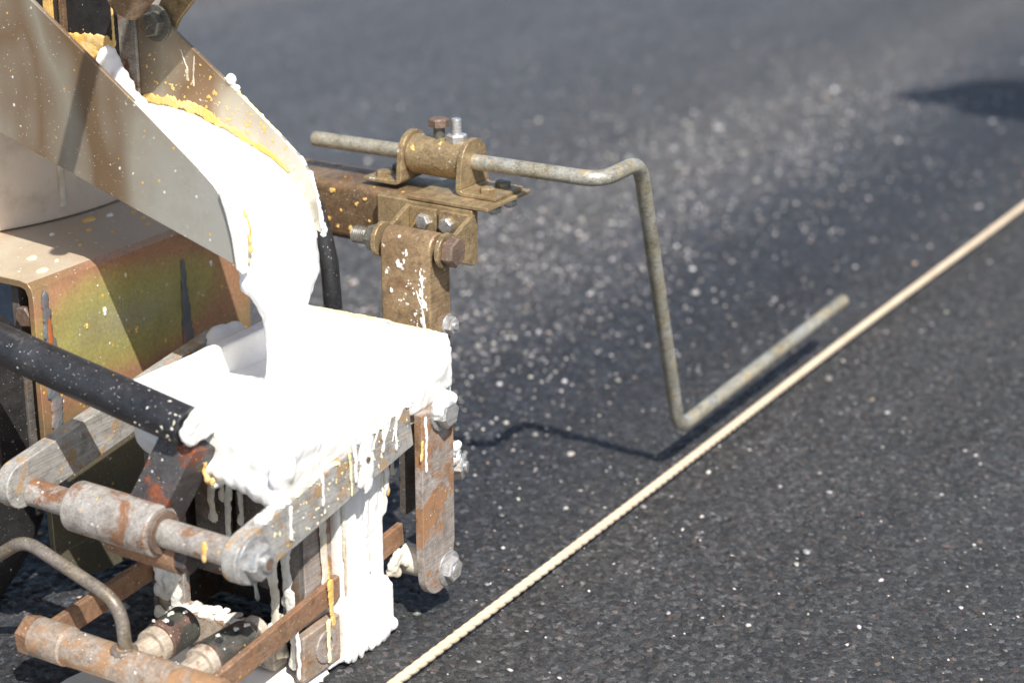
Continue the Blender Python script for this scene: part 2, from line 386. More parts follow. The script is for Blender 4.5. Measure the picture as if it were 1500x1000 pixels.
def hex_mesh(kind, mat):
    """unit bolt heads: axis +Z, across-corner radius 1"""
    key = (kind, mat)
    if key in HEX: return HEX[key]
    bm = B()
    def hexring(r, z): return [bm.verts.new((r*math.cos(R(60*k)), r*math.sin(R(60*k)), z)) for k in range(6)]
    a = hexring(1, 0); b = hexring(1, .62); c = hexring(.86, .74)
    bm.faces.new(a[::-1])
    for p, q in ((a, b), (b, c)):
        for k in range(6): bm.faces.new((p[k], p[(k+1) % 6], q[(k+1) % 6], q[k]))
    bm.faces.new(c)
    if kind == 'nut': add_tube(bm, [(0, 0, .5), (0, 0, .92), (0, 0, .97)], [.46, .46, .40], 14)
    if kind == 'flange':
        add_tube(bm, [(0, 0, -.02), (0, 0, .10), (0, 0, .22)], [1.42, 1.40, 1.0], 24)
        add_tube(bm, [(0, 0, .6), (0, 0, .80)], [.5, .48], 14)
    bmesh.ops.recalc_face_normals(bm, faces=bm.faces)
    for f in bm.faces: f.smooth = True
    for e in bm.edges: e.smooth = not (len(e.link_faces) != 2 or e.calc_face_angle(0) > R(28))
    me = bpy.data.meshes.new(kind); bm.to_mesh(me); bm.free(); me.materials.append(MATS[mat]); HEX[key] = me; return me
def bolt(pos, d, r, parent, mat='bolt_zinc', kind='head', name='bolt', twist=12, washer=0, wt=.002, wmat=None, label=None):
    d = Vector(d).normalized(); pos = Vector(pos)
    if washer:
        bm = B(); add_ring(bm, pos, pos+d*wt, washer, r*.4); fin(bm, 'washer', wmat or mat, parent, .0004)
        pos = pos+d*wt
    o = new_obj(name, hex_mesh(kind, mat), None, parent, pos)
    o.rotation_mode = 'QUATERNION'; o.rotation_quaternion = d.to_track_quat('Z', 'Y') @ Quaternion((0, 0, 1), R(twist))
    o.scale = (r, r, r)
    if label: o['label'] = label
    return o

# ------------------------------------------------------------------ ground
def graded(lo, a, b, hi, step, grow=1.16):
    mid = list(np.arange(a, b, step)); up = []; s = step; p = mid[-1]
    while p < hi: s *= grow; p += s; up.append(p)
    dn = []; s = step; p = mid[0]
    while p > lo: s *= grow; p -= s; dn.append(p)
    return np.array(dn[::-1]+mid+up)
gx = graded(-400, .66, 2.00, 500, .0015); gy = graded(-400, .38, 1.16, 500, .0015)
nx, ny = len(gx), len(gy)
Hh = np.zeros((nx, ny))
N = 120000
sx = rng.uniform(.6, 2.1, N); sy = rng.uniform(.33, 1.25, N); sr = rng.gamma(2.6, .00060, N)+.0013; sh = rng.uniform(.05, 1, N)**1.4*np.minimum(sr*.52, .0019)
an_ = rng.uniform(0, 3.14, N); ca_, sa_ = np.cos(an_), np.sin(an_); el_ = rng.uniform(.8, 1.35, N)
ix = np.searchsorted(gx, sx); iy = np.searchsorted(gy, sy)
for dx in range(-4, 5):
    for dy in range(-4, 5):
        jx = np.clip(ix+dx, 0, nx-1); jy = np.clip(iy+dy, 0, ny-1)
        q = 1-(((gx[jx]-sx)*ca_+(gy[jy]-sy)*sa_)**2/el_**2+((gy[jy]-sy)*ca_-(gx[jx]-sx)*sa_)**2*el_**2)/sr**2
        ok = q > 0
        np.maximum.at(Hh, (jx[ok], jy[ok]), sh[ok]*np.minimum(1, 1.35*np.sqrt(q[ok])))
fx = np.clip(np.minimum((gx-.66)/.06, (2.00-gx)/.4), 0, 1)[:, None]; fy = np.clip(np.minimum((gy-.38)/.06, (1.16-gy)/.2), 0, 1)[None, :]
Hh = (Hh-.0008)*fx*fy
X, Y = np.meshgrid(gx, gy, indexing='ij')
co = np.stack([X, Y, Hh], -1).reshape(-1, 3)
ii = (np.arange(nx-1)[:, None]*ny+np.arange(ny-1)[None, :]).reshape(-1)
quads = np.stack([ii, ii+ny, ii+ny+1, ii+1], -1)
me = bpy.data.meshes.new('road'); me.vertices.add(len(co)); me.vertices.foreach_set('co', co.ravel().astype(np.float32))
me.loops.add(quads.size); me.loops.foreach_set('vertex_index', quads.ravel().astype(np.int32))
me.polygons.add(len(quads)); me.polygons.foreach_set('loop_start', np.arange(0, quads.size, 4, dtype=np.int32))
me.polygons.foreach_set('use_smooth', np.ones(len(quads), bool)); me.update(calc_edges=True)
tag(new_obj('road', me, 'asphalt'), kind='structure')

# exposed stone chips, too many to count
ico = bmesh.new(); bmesh.ops.create_icosphere(ico, subdivisions=1, radius=1)
iv = np.array([v.co[:] for v in ico.verts]); jf = np.array([[v.index for v in f.verts] for f in ico.faces]); ico.free()
def chips(n, xr, yr, size, bright, prefer):
    cx = rng.uniform(*xr, n); cy = rng.uniform(*yr, n); s = rng.gamma(2.2, size, n)+.0006
    if prefer:
        wgt = .07+.93*np.exp(-((cy-.94+.04*np.sin(cx*2.3))/.13)**2)*np.clip((3.0-cx)/.9, .15, 1); k = rng.uniform(0, 1, n) < wgt; cx, cy, s = cx[k], cy[k], s[k]
    inside = (cx > .55) & (cx < .93) & (cy > .64) & (cy < .785); cx, cy, s = cx[~inside], cy[~inside], s[~inside]
    m = len(cx); V = iv[None]*(1+rng.uniform(-.35, .35, (m, len(iv), 1)))
    V = V*(s[:, None, None]*np.stack([rng.uniform(.8, 1.5, m), rng.uniform(.7, 1.1, m), rng.uniform(.35, .7, m)], -1)[:, None, :])
    a = rng.uniform(0, 6.28, m); ca, sa = np.cos(a)[:, None], np.sin(a)[:, None]
    V = np.stack([V[..., 0]*ca-V[..., 1]*sa, V[..., 0]*sa+V[..., 1]*ca, V[..., 2]], -1)
    V += np.stack([cx, cy, np.full(m, .0005)], -1)[:, None, :]
    Fq = jf[None]+(np.arange(m)*len(iv))[:, None, None]
    tone = bright[0]+(bright[1]-bright[0])*rng.uniform(0, 1, m)**2.6
    col = np.stack([tone, tone*rng.uniform(.92, 1.0, m), tone*rng.uniform(.82, 1.02, m), np.ones(m)], -1)
    pink = rng.uniform(0, 1, m) < .06; col[pink, :3] *= np.array([1.05, .80, .66])
    return V.reshape(-1, 3), Fq.reshape(-1, 3), np.repeat(col, len(iv), 0)
parts = [chips(3000, (.62, 2.3), (.30, 1.3), .00030, (.10, .60), False), chips(26000, (1.0, 2.8), (.66, 1.5), .00024, (.16, .95), True), chips(1200, (1.0, 2.6), (.7, 1.4), .0005, (.2, .7), True)]
off = 0; Vs, Fs, Cs = [], [], []
for V, Fq, c in parts: Vs.append(V); Fs.append(Fq+off); Cs.append(c); off += len(V)
V = np.concatenate(Vs); Fq = np.concatenate(Fs); Cc = np.concatenate(Cs)
me = bpy.data.meshes.new('stone_chips'); me.vertices.add(len(V)); me.vertices.foreach_set('co', V.ravel().astype(np.float32))
me.loops.add(Fq.size); me.loops.foreach_set('vertex_index', Fq.ravel().astype(np.int32))
me.polygons.add(len(Fq)); me.polygons.foreach_set('loop_start', np.arange(0, Fq.size, 3, dtype=np.int32)); me.update(calc_edges=True)
at = me.color_attributes.new('tone', 'FLOAT_COLOR', 'POINT'); at.data.foreach_set('color', Cc.ravel().astype(np.float32))
tag(new_obj('stone_chips', me, 'stone_chip'), 'pale stone chips showing in the dark asphalt surface', 'gravel', kind='stuff')

# fresh white line on the road, laid behind the shoe
bm = B(); top = []; xs = np.arange(-1.2, .851, .01)
le = [.7715+.0022*math.sin(x*37)+.0018*math.sin(x*91+1)+random.uniform(-.0016, .0016) for x in xs]
re_ = [.6455+.0018*math.sin(x*43+2)+random.uniform(-.0012, .0012) for x in xs]
rows = []
for k, x in enumerate(xs):
    rows.append([bm.verts.new((x, re_[k]-.002, -.001)), bm.verts.new((x, re_[k]+.001, .0032)), bm.verts.new((x, (re_[k]+le[k])/2, .0036)), bm.verts.new((x, le[k]-.001, .0032)), bm.verts.new((x, le[k]+.002, -.001))])
for a, b in zip(rows, rows[1:]):
    for k in range(4): bm.faces.new((a[k], b[k], b[k+1], a[k+1]))
tag(fin(bm, 'road_marking', 'line_white', None, sharp=80), kind='structure')

# ------------------------------------------------------------------ guide string
bm = B()
xs = np.arange(.30, 4.6, .0016)
for s in range(3):
    pts = []
    for x in xs:
        a = x/.027*2*math.pi + s*2*math.pi/3
        pts.append((x, .5988+.0004*math.sin(x*9)+.00105*math.cos(a), .0078+.0007*math.sin(x*5.1)+.00105*math.sin(a)))
    add_tube(bm, pts, .00225, 9)
rope = fin(bm, 'guide_string', 'cord', None, sharp=80)
tag(rope, 'cream twisted string stretched straight along the asphalt', 'string')

# ================================================================== the marking machine
M = empty('line_marking_machine', (.9, .75, 0), 'rusty paint-splattered road line marking machine with chute, hopper and guide rod', 'machine')

# ---- body beam: folded sheet box, open at the near end
bm = B()
prof = [(.84, .040), (.84, .212), (.841, .2175), (.8445, .221), (.850, .222), (1.12, .222), (1.12, .2175), (.850, .2175), (.8465, .2165), (.8445, .212), (.8445, .040)]
add_prism(bm, prof, 'x', .8245, 1.03)
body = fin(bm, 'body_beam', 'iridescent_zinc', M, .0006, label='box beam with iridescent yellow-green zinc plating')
bm = B()   # lower rounded skirt of the same side sheet
pr = [(.8245, .0398), (.8245, .050), (1.0, .050), (1.0, .044)]+[(.985, .040)]+[(.955, .030), (.93, .022), (.905, .017), (.880, .0155), (.855, .018), (.838, .026)]
add_prism(bm, [(.8245, .0399), (1.03, .0399), (1.0, .031), (.96, .021), (.925, .0135), (.895, .010), (.865, .012), (.842, .021), (.8285, .030)], 'y', .8402, .8443)
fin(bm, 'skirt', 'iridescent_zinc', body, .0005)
for (x0, z0, z1, w) in ((.8345, .208, .080, .0066), (.962, .194, .115, .0085)):
    bm = B()
    for k in range(14):
        t = k/13; add_ell(bm, (x0+.004*t*t+random.uniform(-.001, .001), .8395, z0+(z1-z0)*t), (w*(.30+.8*t if x0 > .9 else .35+.7*math.sin(math.pi*min(1, t*.8+.12))), .0010, .008), 1)
    s = goo(bm, 'weld_seam', 'weld_soot', body, .0011, 2, .0006, .004)
bm = B(); add_ell(bm, (.8350, .8386, .178), (.0022, .0006, .020), 2); fin(bm, 'rust_streak', 'weld_rust', body)
# chips and crumbs of dried marking paint lying on the beam
for (x, y, r, m) in ((.943, .903, .0062, 'yellow_crust'), (.958, .898, .003, 'white_coat'), (.925, .886, .0028, 'yellow_crust'), (.861, .875, .0042, 'pale_yellow'), (.846, .852, .0045, 'pale_yellow'), (.972, .889, .0024, 'yellow_crust'),
                     (.965, .875, .0022, 'yellow_crust'), (.955, .862, .0022, 'yellow_crust'), (.897, .868, .0018, 'yellow_crust'), (.905, .900, .002, 'white_coat'), (.93, .87, .0015, 'yellow_crust'), (.865, .858, .0018, 'pale_yellow')):
    bm = B()
    add_ell(bm, (x, y, .2222), (r, r*random.uniform(.5, .8), .0012), 2); add_ell(bm, (x+r*.6, y+r*.3, .2222), (r*.5, r*.45, .0010), 2); add_ell(bm, (x-r*.7, y-r*.2, .2221), (r*.45, r*.3, .0008), 2)
    for v in bm.verts: v.co += Vector((random.uniform(-1, 1), random.uniform(-1, 1), 0))*r*.10
    fin(bm, 'paint_chip', m, body, sharp=60)
for (x, z, r, m) in ((.885, .187, .0022, 'white_coat'), (.868, .182, .0014, 'yellow_crust'), (.913, .166, .0018, 'yellow_crust'), (.906, .205, .0012, 'pale_yellow'), (.957, .128, .002, 'yellow_crust'), (.960, .117, .003, 'yellow_crust'), (.94, .15, .0012, 'yellow_crust'), (.905, .13, .0013, 'yellow_crust'), (.99, .19, .0016, 'white_coat'), (1.0, .17, .0012, 'yellow_crust')):
    bm = B(); add_ell(bm, (x, .8396, z), (r*.75, .0007, r), 2); add_ell(bm, (x, .8396, z-r), (r*.5, .0006, r*.8), 2); fin(bm, 'paint_spatter', m, body)
bolt((.8485, .912, .222), (0, 0, 1), .0075, body, 'bolt_zinc')
bm = B(); add_box(bm, (.832, .860, .06), (1.0, .866, .2165)); fin(bm, 'inner_web', 'dark_plate', body, .0005)
bolt((.832, .853, .197), (-1, 0, 0), .007, body, 'bolt_rust')

# ---- wheel beside the beam
w = fin_w = None
bm = B()
add_tube(bm, [(.752, .862, .112), (.752, .870, .112), (.752, .905, .112), (.752, .913, .112)], [.098, .112, .112, .098], 56)
wheel = fin(bm, 'wheel', 'rubber', M, 0, 40, label='black rubber wheel')
bm = B(); add_tube(bm, [(.752, .8605, .112), (.752, .858, .112)], [.055, .05], 32); fin(bm, 'hub', 'dark_plate', wheel)

# ---- paint tank
bm = B(); n = 96
rr = [(.1988, .2235), (.2, .226), (.2, .60), (.1985, .603), (.16, .615)]
rings = [[bm.verts.new((0.97+r*math.cos(2*math.pi*k/n), 1.1142+r*math.sin(2*math.pi*k/n), z)) for k in range(n)] for r, z in rr]
for a, b in zip(rings, rings[1:]):
    for k in range(n): bm.faces.new((a[k], a[(k+1) % n], b[(k+1) % n], b[k]))
bm.faces.new(rings[0][::-1]); bm.faces.new(rings[-1])
tank = fin(bm, 'paint_tank', 'tank_cream', M, label='cream painted round tank')
bm = B(); add_tube(bm, [(.934, .9175, .295), (.934, .9165, .26), (.9345, .917, .24), (.935, .9178, .232)], [.002, .0024, .0022, .003], 8); fin(bm, 'paint_run', 'drip_white', tank)

# ---- chute: two side plates and a sloping floor
top_edge = [(.935, .4485), (.847, .3885), (.765, .3315), (.728, .3045), (.7155, .2945), (.7085, .2855), (.7045, .2745), (.7015, .262), (.7003, .2485)]
bot_edge = [(.7962, .2775), (.8818, .3040), (.935, .3205)]
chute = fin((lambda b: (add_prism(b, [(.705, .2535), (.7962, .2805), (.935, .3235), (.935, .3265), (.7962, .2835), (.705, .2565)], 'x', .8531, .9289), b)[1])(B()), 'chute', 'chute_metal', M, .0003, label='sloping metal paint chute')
for (x0, x1) in ((.850, .853), (.929, .932)):
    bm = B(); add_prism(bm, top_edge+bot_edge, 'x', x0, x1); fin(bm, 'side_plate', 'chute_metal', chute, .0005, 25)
bm = B(); add_prism(bm, [(.7110, .2920), (.7065, .2800), (.7030, .2660), (.7007, .2478), (.6957, .2452), (.6945, .2620), (.6957, .2760), (.7000, .2852), (.7062, .2930)], 'x', .8474, .8530)
fin(bm, 'lip', 'white_coat', chute, .0009, 25)
bm = B()
for k in range(26):
    t = k/25
    if random.random() < .7: add_ell(bm, (.8545+random.uniform(-.001, .001), .6985-.0035*math.sin(math.pi*t)+random.uniform(-.001, .001), .282-.036*t), (.0012, random.uniform(.0006, .0016), .0024), 1)
goo(bm, 'paint_crust', 'yellow_crust', chute, .0008, 2, .0012, .004)
# dried yellow film along the far plate where the level stood
crust = [(.8375, .3160), (.825, .3172), (.812, .3168), (.793, .3132), (.772, .3060), (.755, .2995), (.740, .2938), (.729, .2880), (.722, .2830)]
bm = B(); add_stain(bm, [(.9288, y, z) for y, z in crust], (.0036, .0016), (-1, 0, 0), .0005); fin(bm, 'paint_crust', 'yellow_crust', chute, sharp=50, label='yellow crust line left by the paint level')
bm = B()
for (y, z, r, st_) in ((.7135, .2735, .0030, 1.7), (.7105, .2640, .0026, 1.5), (.7090, .2500, .0022, 2.2), (.7120, .2570, .0016, 1.4), (.7170, .2790, .0018, 1.5), (.7200, .2865, .0022, 1.2), (.7075, .2430, .0018, 2.0)): add_splash(bm, (.9288, y, z), r, (-1, 0, 0), st_)
fin(bm, 'paint_crust', 'pale_yellow', chute, sharp=50)
bm = B()
for k in range(46):
    t = random.random(); y = .83-.10*t+random.uniform(-.01, .01); z = min(.327-.030*t+abs(random.gauss(0, .010)), .3260+(y-.765)*.695); add_splash(bm, (.9289, y, z), random.choice((.0005, .0007, .0010, .0016)), (-1, 0, 0), random.uniform(.8, 1.4), .0003, 12)
fin(bm, 'paint_spatter', 'yellow_crust', chute, sharp=50)
bm = B()
for k in range(2): add_stain(bm, [(.9288, .800-.005*k+random.uniform(-.004, .004), .350-.003*k), (.9288, .7985-.005*k, .338-.003*k), (.9288, .7990-.005*k, .330-.003*k)], (.0004, .0007), (-1, 0, 0), .0002)
fin(bm, 'paint_smear', 'drip_white', chute, sharp=50)
# spilled crust on the plates' top edges
for (x, seg, m, rad) in ((.9305, [(.7710, .3365), (.752, .3215), (.735, .3088), (.7155, .2940)], 'pale_yellow', .0014), (.9305, [(.7145, .2935), (.7080, .2845), (.7040, .2735), (.7015, .261), (.6995, .246)], 'white_coat', .0015), (.8515, [(.772, .3362), (.74, .3128), (.720, .2980), (.7105, .2890)], 'white_coat', .0015)):
    bm = B()
    for a, b in zip(seg, seg[1:]):
        k_ = max(4, int(math.hypot(a[0]-b[0], a[1]-b[1])/.0012))
        for k in range(k_):
            t = k/k_; rr_ = rad*random.uniform(.45, 1.3)
            if random.random() < .25: continue
            add_ell(bm, (x, a[0]+(b[0]-a[0])*t, a[1]+(b[1]-a[1])*t), (max(rr_, .0018), rr_*1.5, rr_), 1)
    goo(bm, 'paint_crust', m, chute, .0009, 3, .0012, .005)
bm = B(); add_ell(bm, (.9305, .7655, .3355), .0035, 2); add_ell(bm, (.9300, .7610, .3305), (.002, .003, .0025), 2); goo(bm, 'paint_crust', 'white_coat', chute, .0008, 2, .001, .004)
bolt((.929, .8205, .3645), (-1, 0, 0), .0082, chute, 'bolt_dark', washer=.0115, wt=.0022)
# discharge gate and spout of the tank above the chute
gate = fin((lambda b: (add_box(b, (.905, .8340, .344), (.909, .905, .47)), b)[1])(B()), 'discharge_gate', 'black_paint', M, .0006, label='black discharge gate with a yellow paint band')
bm = B(); add_box(bm, (.902, .8830, .34), (.9052, .8890, .47)); fin(bm, 'stripe', 'yellow_crust', gate, .0004)
bm = B(); add_box(bm, (.9015, .8720, .34), (.9052, .8755, .47)); fin(bm, 'guide_strip', 'gold_zinc_dark', gate, .0004)
bm = B()
for k in range(130): add_ell(bm, (.9048, .8350+.045*random.random(), .345+.0125*random.random()), (.0016, .0030, random.uniform(.0012, .0035)), 1)
for k in range(22): add_ell(bm, (.9047, .8345, .355+.10*k/21), (.0013, .0015, .004), 1)
goo(bm, 'paint_crust', 'yellow_crust', gate, .0009, 4, .0008, .004, disp2=.0005)
bm = B(); add_box(bm, (.910, .8395, .30), (.914, .848, .47)); fin(bm, 'back_plate', 'dark_plate', gate, .0006)
bm = B(); add_box(bm, (.926, .8365, .312), (.9285, .857, .46)); fin(bm, 'inlet_plate', 'grey_pipe', gate, .0006)
bm = B()
for k in range(110):
    t = random.random(); y = .872-.054*t; z = .342-.022*t+random.uniform(-.020, 0)
    add_ell(bm, (.9005+random.uniform(-.006, .003), y, z), (.007, .0060, .008), 1)
for k in range(90):
    t = random.random(); add_ell(bm, (.9000+random.uniform(-.004, .003), .840-.029*t, .358-.038*t+random.uniform(-.018, -.002)), (.006, .0034, .0050), 1)
goo(bm, 'dried_paint', 'white_coat', gate, .0012, 4, .0022, .007)
bm = B(); add_ring(bm, (.893, .8136, .3826), (.893, .7700, .4220), .0122, .0108); fin(bm, 'spout', 'gold_zinc_dark', gate, .0004, label='short steel outlet pipe')
bm = B(); add_tube(bm, smooth_path([(.893, .7740, .4184), (.893, .742, .447), (.90, .79, .512), (.945, .925, .530)], .03, 8), .0119, 20); fin(bm, 'pipe_bend', 'gold_zinc_dark', gate, sharp=50)
bm = B(); add_prism(bm, [(.835, .352), (.815, .352), (.806, .367), (.725, .452), (.760, .478)], 'x', .9322, .9355); fin(bm, 'stay', 'gold_zinc', chute, .0006)

# ---- unseen tube added above the chute (out of the picture, its shadow crosses the chute plate)
bm = B(); q0 = Vector((.85, .7975, .3700)); q1 = Vector((.85, .8290, .2906)); qd = (q1-q0).normalized(); qo = -Ldir*.30
add_tube(bm, [q0+qo-qd*.16, q0+qo, q1+qo+qd*.012], .0062, 16); fin(bm, 'shadow_tube', 'black_paint', M, .0004)

# ---- cross beam behind the chute
bm = B()
pr = arc((1.079, .238), .006, 90, 0, 4)+arc((1.079, .211), .006, 0, -90, 4)+arc((1.044, .211), .006, -90, -180, 4)+arc((1.044, .238), .006, 180, 90, 4)
add_prism(bm, pr, 'y', .690, 1.12)
xbeam = fin(bm, 'cross_beam', 'gold_zinc_dark', M, 0, 30, label='rusty square cross beam')
bm = B(); add_box(bm, (1.030, .6445, .2443), (1.084, .7060, .2472)); top_pl = fin(bm, 'top_plate', 'gold_zinc', xbeam, .0008)
bm = B(); add_prism(bm, [(1.0300, .2440), (1.0300, .2075), (1.0375, .2075), (1.0375, .2440)], 'y', .6560, .7300); fin(bm, 'front_plate', 'gold_zinc', xbeam, .0012)
bm = B()
for (y, z, r) in ((.772, .2385, .0018), (.752, .2325, .0014), (.757, .2135, .0022), (.745, .2365, .0012), (.765, .226, .0009), (.775, .219, .0012), (.768, .2145, .0012), (.742, .222, .0008)): add_splash(bm, (1.0379, y, z), r, (-1, 0, 0), random.uniform(.8, 1.3), .0006)
fin(bm, 'paint_spatter', 'yellow_crust', xbeam, sharp=50)

# ---- pointer clamp on the cross beam
RX, RZ = 1.062, .2662
bm = B(); add_ring(bm, (RX, .7205, RZ), (RX, .6785, RZ), .0132, .0056, 36)
clamp = fin(bm, 'clamp_collar', 'gold_zinc', M, .0008, label='gold zinc plated collar clamping the guide rod')
for (yo, sgn) in ((.7248, 1), (.6742, -1)):
    y0, y1 = sorted((yo, yo-sgn*.0040))
    bm = B()
    pr = [(RX-.0175, .2512)]+arc((RX, RZ), .0158, 180, 0, 16)+[(RX+.0175, .2512)]
    add_prism(bm, pr, 'y', y0, y1)
    # foot with a bent heel
    yh = yo; e = sgn*.0265
    p2 = [(yh-sgn*.004, .2512), (yh, .2512), (yh+sgn*.0012, .2500), (yh+e, .2498), (yh+e, .2474), (yh+sgn*.0005, .2474), (yh-sgn*.0028, .2488)]
    add_prism(bm, p2, 'x', RX-.0175, RX+.0175)
    br = fin(bm, 'bracket', 'gold_zinc', clamp, .0006, 28)
    for xx in ((RX-.009), (RX+.010)):
        bolt((xx, yh+sgn*.0155, .2498), (0, 0, 1), .0052, clamp, 'bolt_dark' if xx > RX else 'gold_zinc', twist=random.uniform(0, 60))
        if sgn < 0: bolt((xx, yh+sgn*.0205, .2412), (0, 0, -1), .0050, clamp, 'bolt_zinc', 'nut')
bolt((RX, .7015, RZ+.0205), (0, 0, 1), .0070, clamp, 'bolt_rust', name='set_bolt')
bm = B(); add_tube(bm, [(RX, .7015, RZ+.011), (RX, .7015, RZ+.0205)], .0038, 14); fin(bm, 'bolt_shank', 'bolt_dark', clamp)
bm = B()
zz = RZ+.011
pts = []; rr_ = []
for k in range(15): pts.append((RX, .6880, zz+.00115*k)); rr_.append(.0036 if k % 2 else .0031)
add_tube(bm, pts, rr_, 14); fin(bm, 'stud', 'bolt_zinc', clamp, sharp=60)
bolt((RX, .6880, RZ+.0118), (0, 0, 1), .0070, clamp, 'bolt_zinc', name='nut')
bm = B(); nn = Vector((-.86, 0, .5)); add_splash(bm, Vector((RX, .7150, RZ))+nn*.0131, .0018, nn, 1.1, .0005); fin(bm, 'paint_spatter', 'yellow_crust', clamp, sharp=50)
bm = B(); nn = Vector((-.55, 0, .83)); add_splash(bm, Vector((RX, .6960, RZ))+nn*.0131, .0012, nn, 1.2, .0005); fin(bm, 'paint_spatter', 'yellow_crust', clamp, sharp=50)

# ---- bent guide rod
bm = B()
path = smooth_path([(RX, .8035, .2650), (RX, .5805, .2674), (1.117, .5820, .2665), (1.2255, .6015, .0372), (1.519, .5935, .0525)], .016, 7)
add_tube(bm, path, .0052, 18)
tag(fin(bm, 'guide_rod', 'rod_steel', M, .0006, 50, label='bent steel guide rod pointing along the string'))

# ---- hinge brackets, pin and hanger post
PX, PZ = .998, .2262
hinge = fin((lambda b: (add_tube(b, [(PX, .7195, PZ), (PX, .650, PZ)], .0052, 16), b)[1])(B()), 'hinge_pin', 'bolt_dark', M, .0003, label='hinge pin with nut and bolt head')
for (ya, yb, yi) in ((.7055, .7020, .6815), (.6535, .6570, .6795)):
    lo, hi = sorted((ya, yb)); bm = B()
    pr = [(1.0300, .2405), (1.0240, .2405), (PX+.004, .2405-.001)] if False else [(1.0298, .2418), (1.0265, .2418)]+arc((PX, PZ), .0115, 40, 310, 14)+[(1.0265, .2085), (1.0298, .2085)]
    add_prism(bm, pr, 'y', lo, hi)
    lo2, hi2 = sorted((yb, yi))
    add_box(bm, (1.0262, lo2, .2088), (1.0296, hi2, .2416))
    fin(bm, 'hinge_bracket', 'gold_zinc', hinge, .0006, 28)
for y in (.6905, .6725): bolt((1.0262, y, .2330), (-1, 0, 0), .0052, hinge, 'bolt_zinc', twist=random.uniform(0, 60))
bolt((PX, .6530, PZ), (0, -1, 0), .0098, hinge, 'bolt_rust', twist=20)
bolt((PX, .7065, PZ), (0, 1, 0), .0090, hinge, 'bolt_dark', twist=5, name='nut')
bm = B(); pts = [(PX, .7130+.0008*k, PZ) for k in range(16)]; add_tube(bm, pts, [.0056 if k % 2 else .0050 for k in range(16)], 14); fin(bm, 'thread', 'bolt_dark', hinge, sharp=60)
bm = B()
pr = arc((PX, PZ), .0105, 180, 0, 12)+[(PX+.0130, .215), (PX+.0130, .132), (PX-.0105, .132)]
add_prism(bm, pr, 'y', .6605, .6985)
post = fin(bm, 'hanger_post', 'post_zinc', M, .0016, 30, label='hanging steel post with white splashes', segs=3)
bm = B()
for (y, z, r, s_) in ((.684, .2155, .0022, 1.3), (.680, .2180, .0010, 1.5), (.678, .2235, .0010, 2), (.6665, .2080, .0014, 2.0), (.668, .1990, .0011, 2.5), (.6655, .1920, .0016, 2.6), (.672, .1840, .0010, 1.4), (.6935, .209, .0009, 2), (.690, .197, .0009, 2), (.6665, .180, .0016, 2.8), (.670, .172, .0014, 1.8)):
    add_splash(bm, (PX-.0107, y, z), r, (-1, 0, 0), s_)
for k in range(40): add_splash(bm, (PX-.0107, .6625+abs(random.gauss(0, .010)), .215-.05*random.random()), random.uniform(.0003, .0007), (-1, 0, 0), 1.3, .0002, 8)
for pth in ([(.671, .200), (.667, .190), (.6655, .180), (.664, .168)], [(.668, .214), (.6662, .203), (.6668, .196)]): add_stain(bm, [(PX-.0107, a, b) for a, b in pth], (.0005, .0008), (-1, 0, 0), .0003)
fin(bm, 'paint_spatter', 'white_coat', post, sharp=50)
bolt((PX+.009, .6605, .1735), (0, -1, 0), .0058, post, 'bolt_zinc', 'nut', washer=.0074, wt=.0014)
# black support leg behind the chute
bm = B(); add_tube(bm, [(1.044, .800, .236), (1.028, .790, .241), (1.014, .775, .242), (1.008, .764, .236), (1.006, .7575, .222), (1.005, .7515, .20), (1.003, .7475, .16), (1.002, .746, .10)], .0062, 16)
leg = fin(bm, 'support_leg', 'black_paint', M, .0004, label='slim black leg behind the chute')
bm = B(); add_ell(bm, (.9995, .7505, .2245), (.0012, .0024, .0030), 2); add_ell(bm, (.9992, .7503, .2275), (.0008, .0012, .0025), 2); fin(bm, 'paint_spatter', 'white_coat', leg)

# ---- hopper and its thick paint coat
bm = B()
add_box(bm, (.966, .640, .120), (.977, .7545, .1805)); add_box(bm, (.812, .7440, .166), (.977, .7545, .1805)); add_box(bm, (.850, .7440, .138), (.977, .7540, .170))
add_box(bm, (.808, .640, .164), (.818, .752, .1790)); add_box(bm, (.808, .640, .150), (.818, .730, .168)); add_box(bm, (.806, .638, .135), (.977, .649, .1770))
hopper = goo(bm, 'hopper', 'white_coat', M, .0018, 3, .0015, .012, label='square hopper buried in thick white paint')
bm = B()   # overflow on the front and right faces
add_box(bm, (.797, .640, .154), (.812, .734, .178)); add_box(bm, (.800, .634, .148), (.972, .646, .175)); add_box(bm, (.806, .634, .136), (.905, .648, .150))
for k in range(46):
    t = k/45; y = .732-.095*t
    add_ell(bm, (.8005+random.uniform(-.0015, .0015), y, .160+random.uniform(-.005, .006)), (.006, .011, .013), 2)
for (y, z, r) in ((.728, .158, .006), (.720, .155, .007), (.712, .150, .009), (.703, .149, .010), (.694, .147, .010), (.685, .148, .009), (.676, .147, .009), (.668, .146, .010), (.660, .145, .010), (.651, .143, .011), (.642, .141, .011), (.6800, .1375, .0030)):
    add_ell(bm, (.799, y, z), (.008, r*.85, r), 2)
for k in range(40):
    x = .80+.160*random.random(); add_ell(bm, (x, .6355+random.uniform(-.001, .002), .158+random.uniform(-.008, .008)), (.012, .0045, .010), 2)
for k in range(12):
    t = k/11; x = .802+.100*t; add_ell(bm, (x, .6380, .137+.012*t), (.009, .0055, .010), 2)
for (x, z, r) in ((.962, .152, .008), (.956, .148, .009), (.948, .148, .010), (.940, .150, .010)): add_ell(bm, (x, .640, z), (r*.8, .007, r), 2)
goo(bm, 'paint_overflow', 'white_coat', hopper, .0012, 9, .0011, .022, label='lumpy white paint overflowing the hopper rim', disp2=.0010)
bm = B()
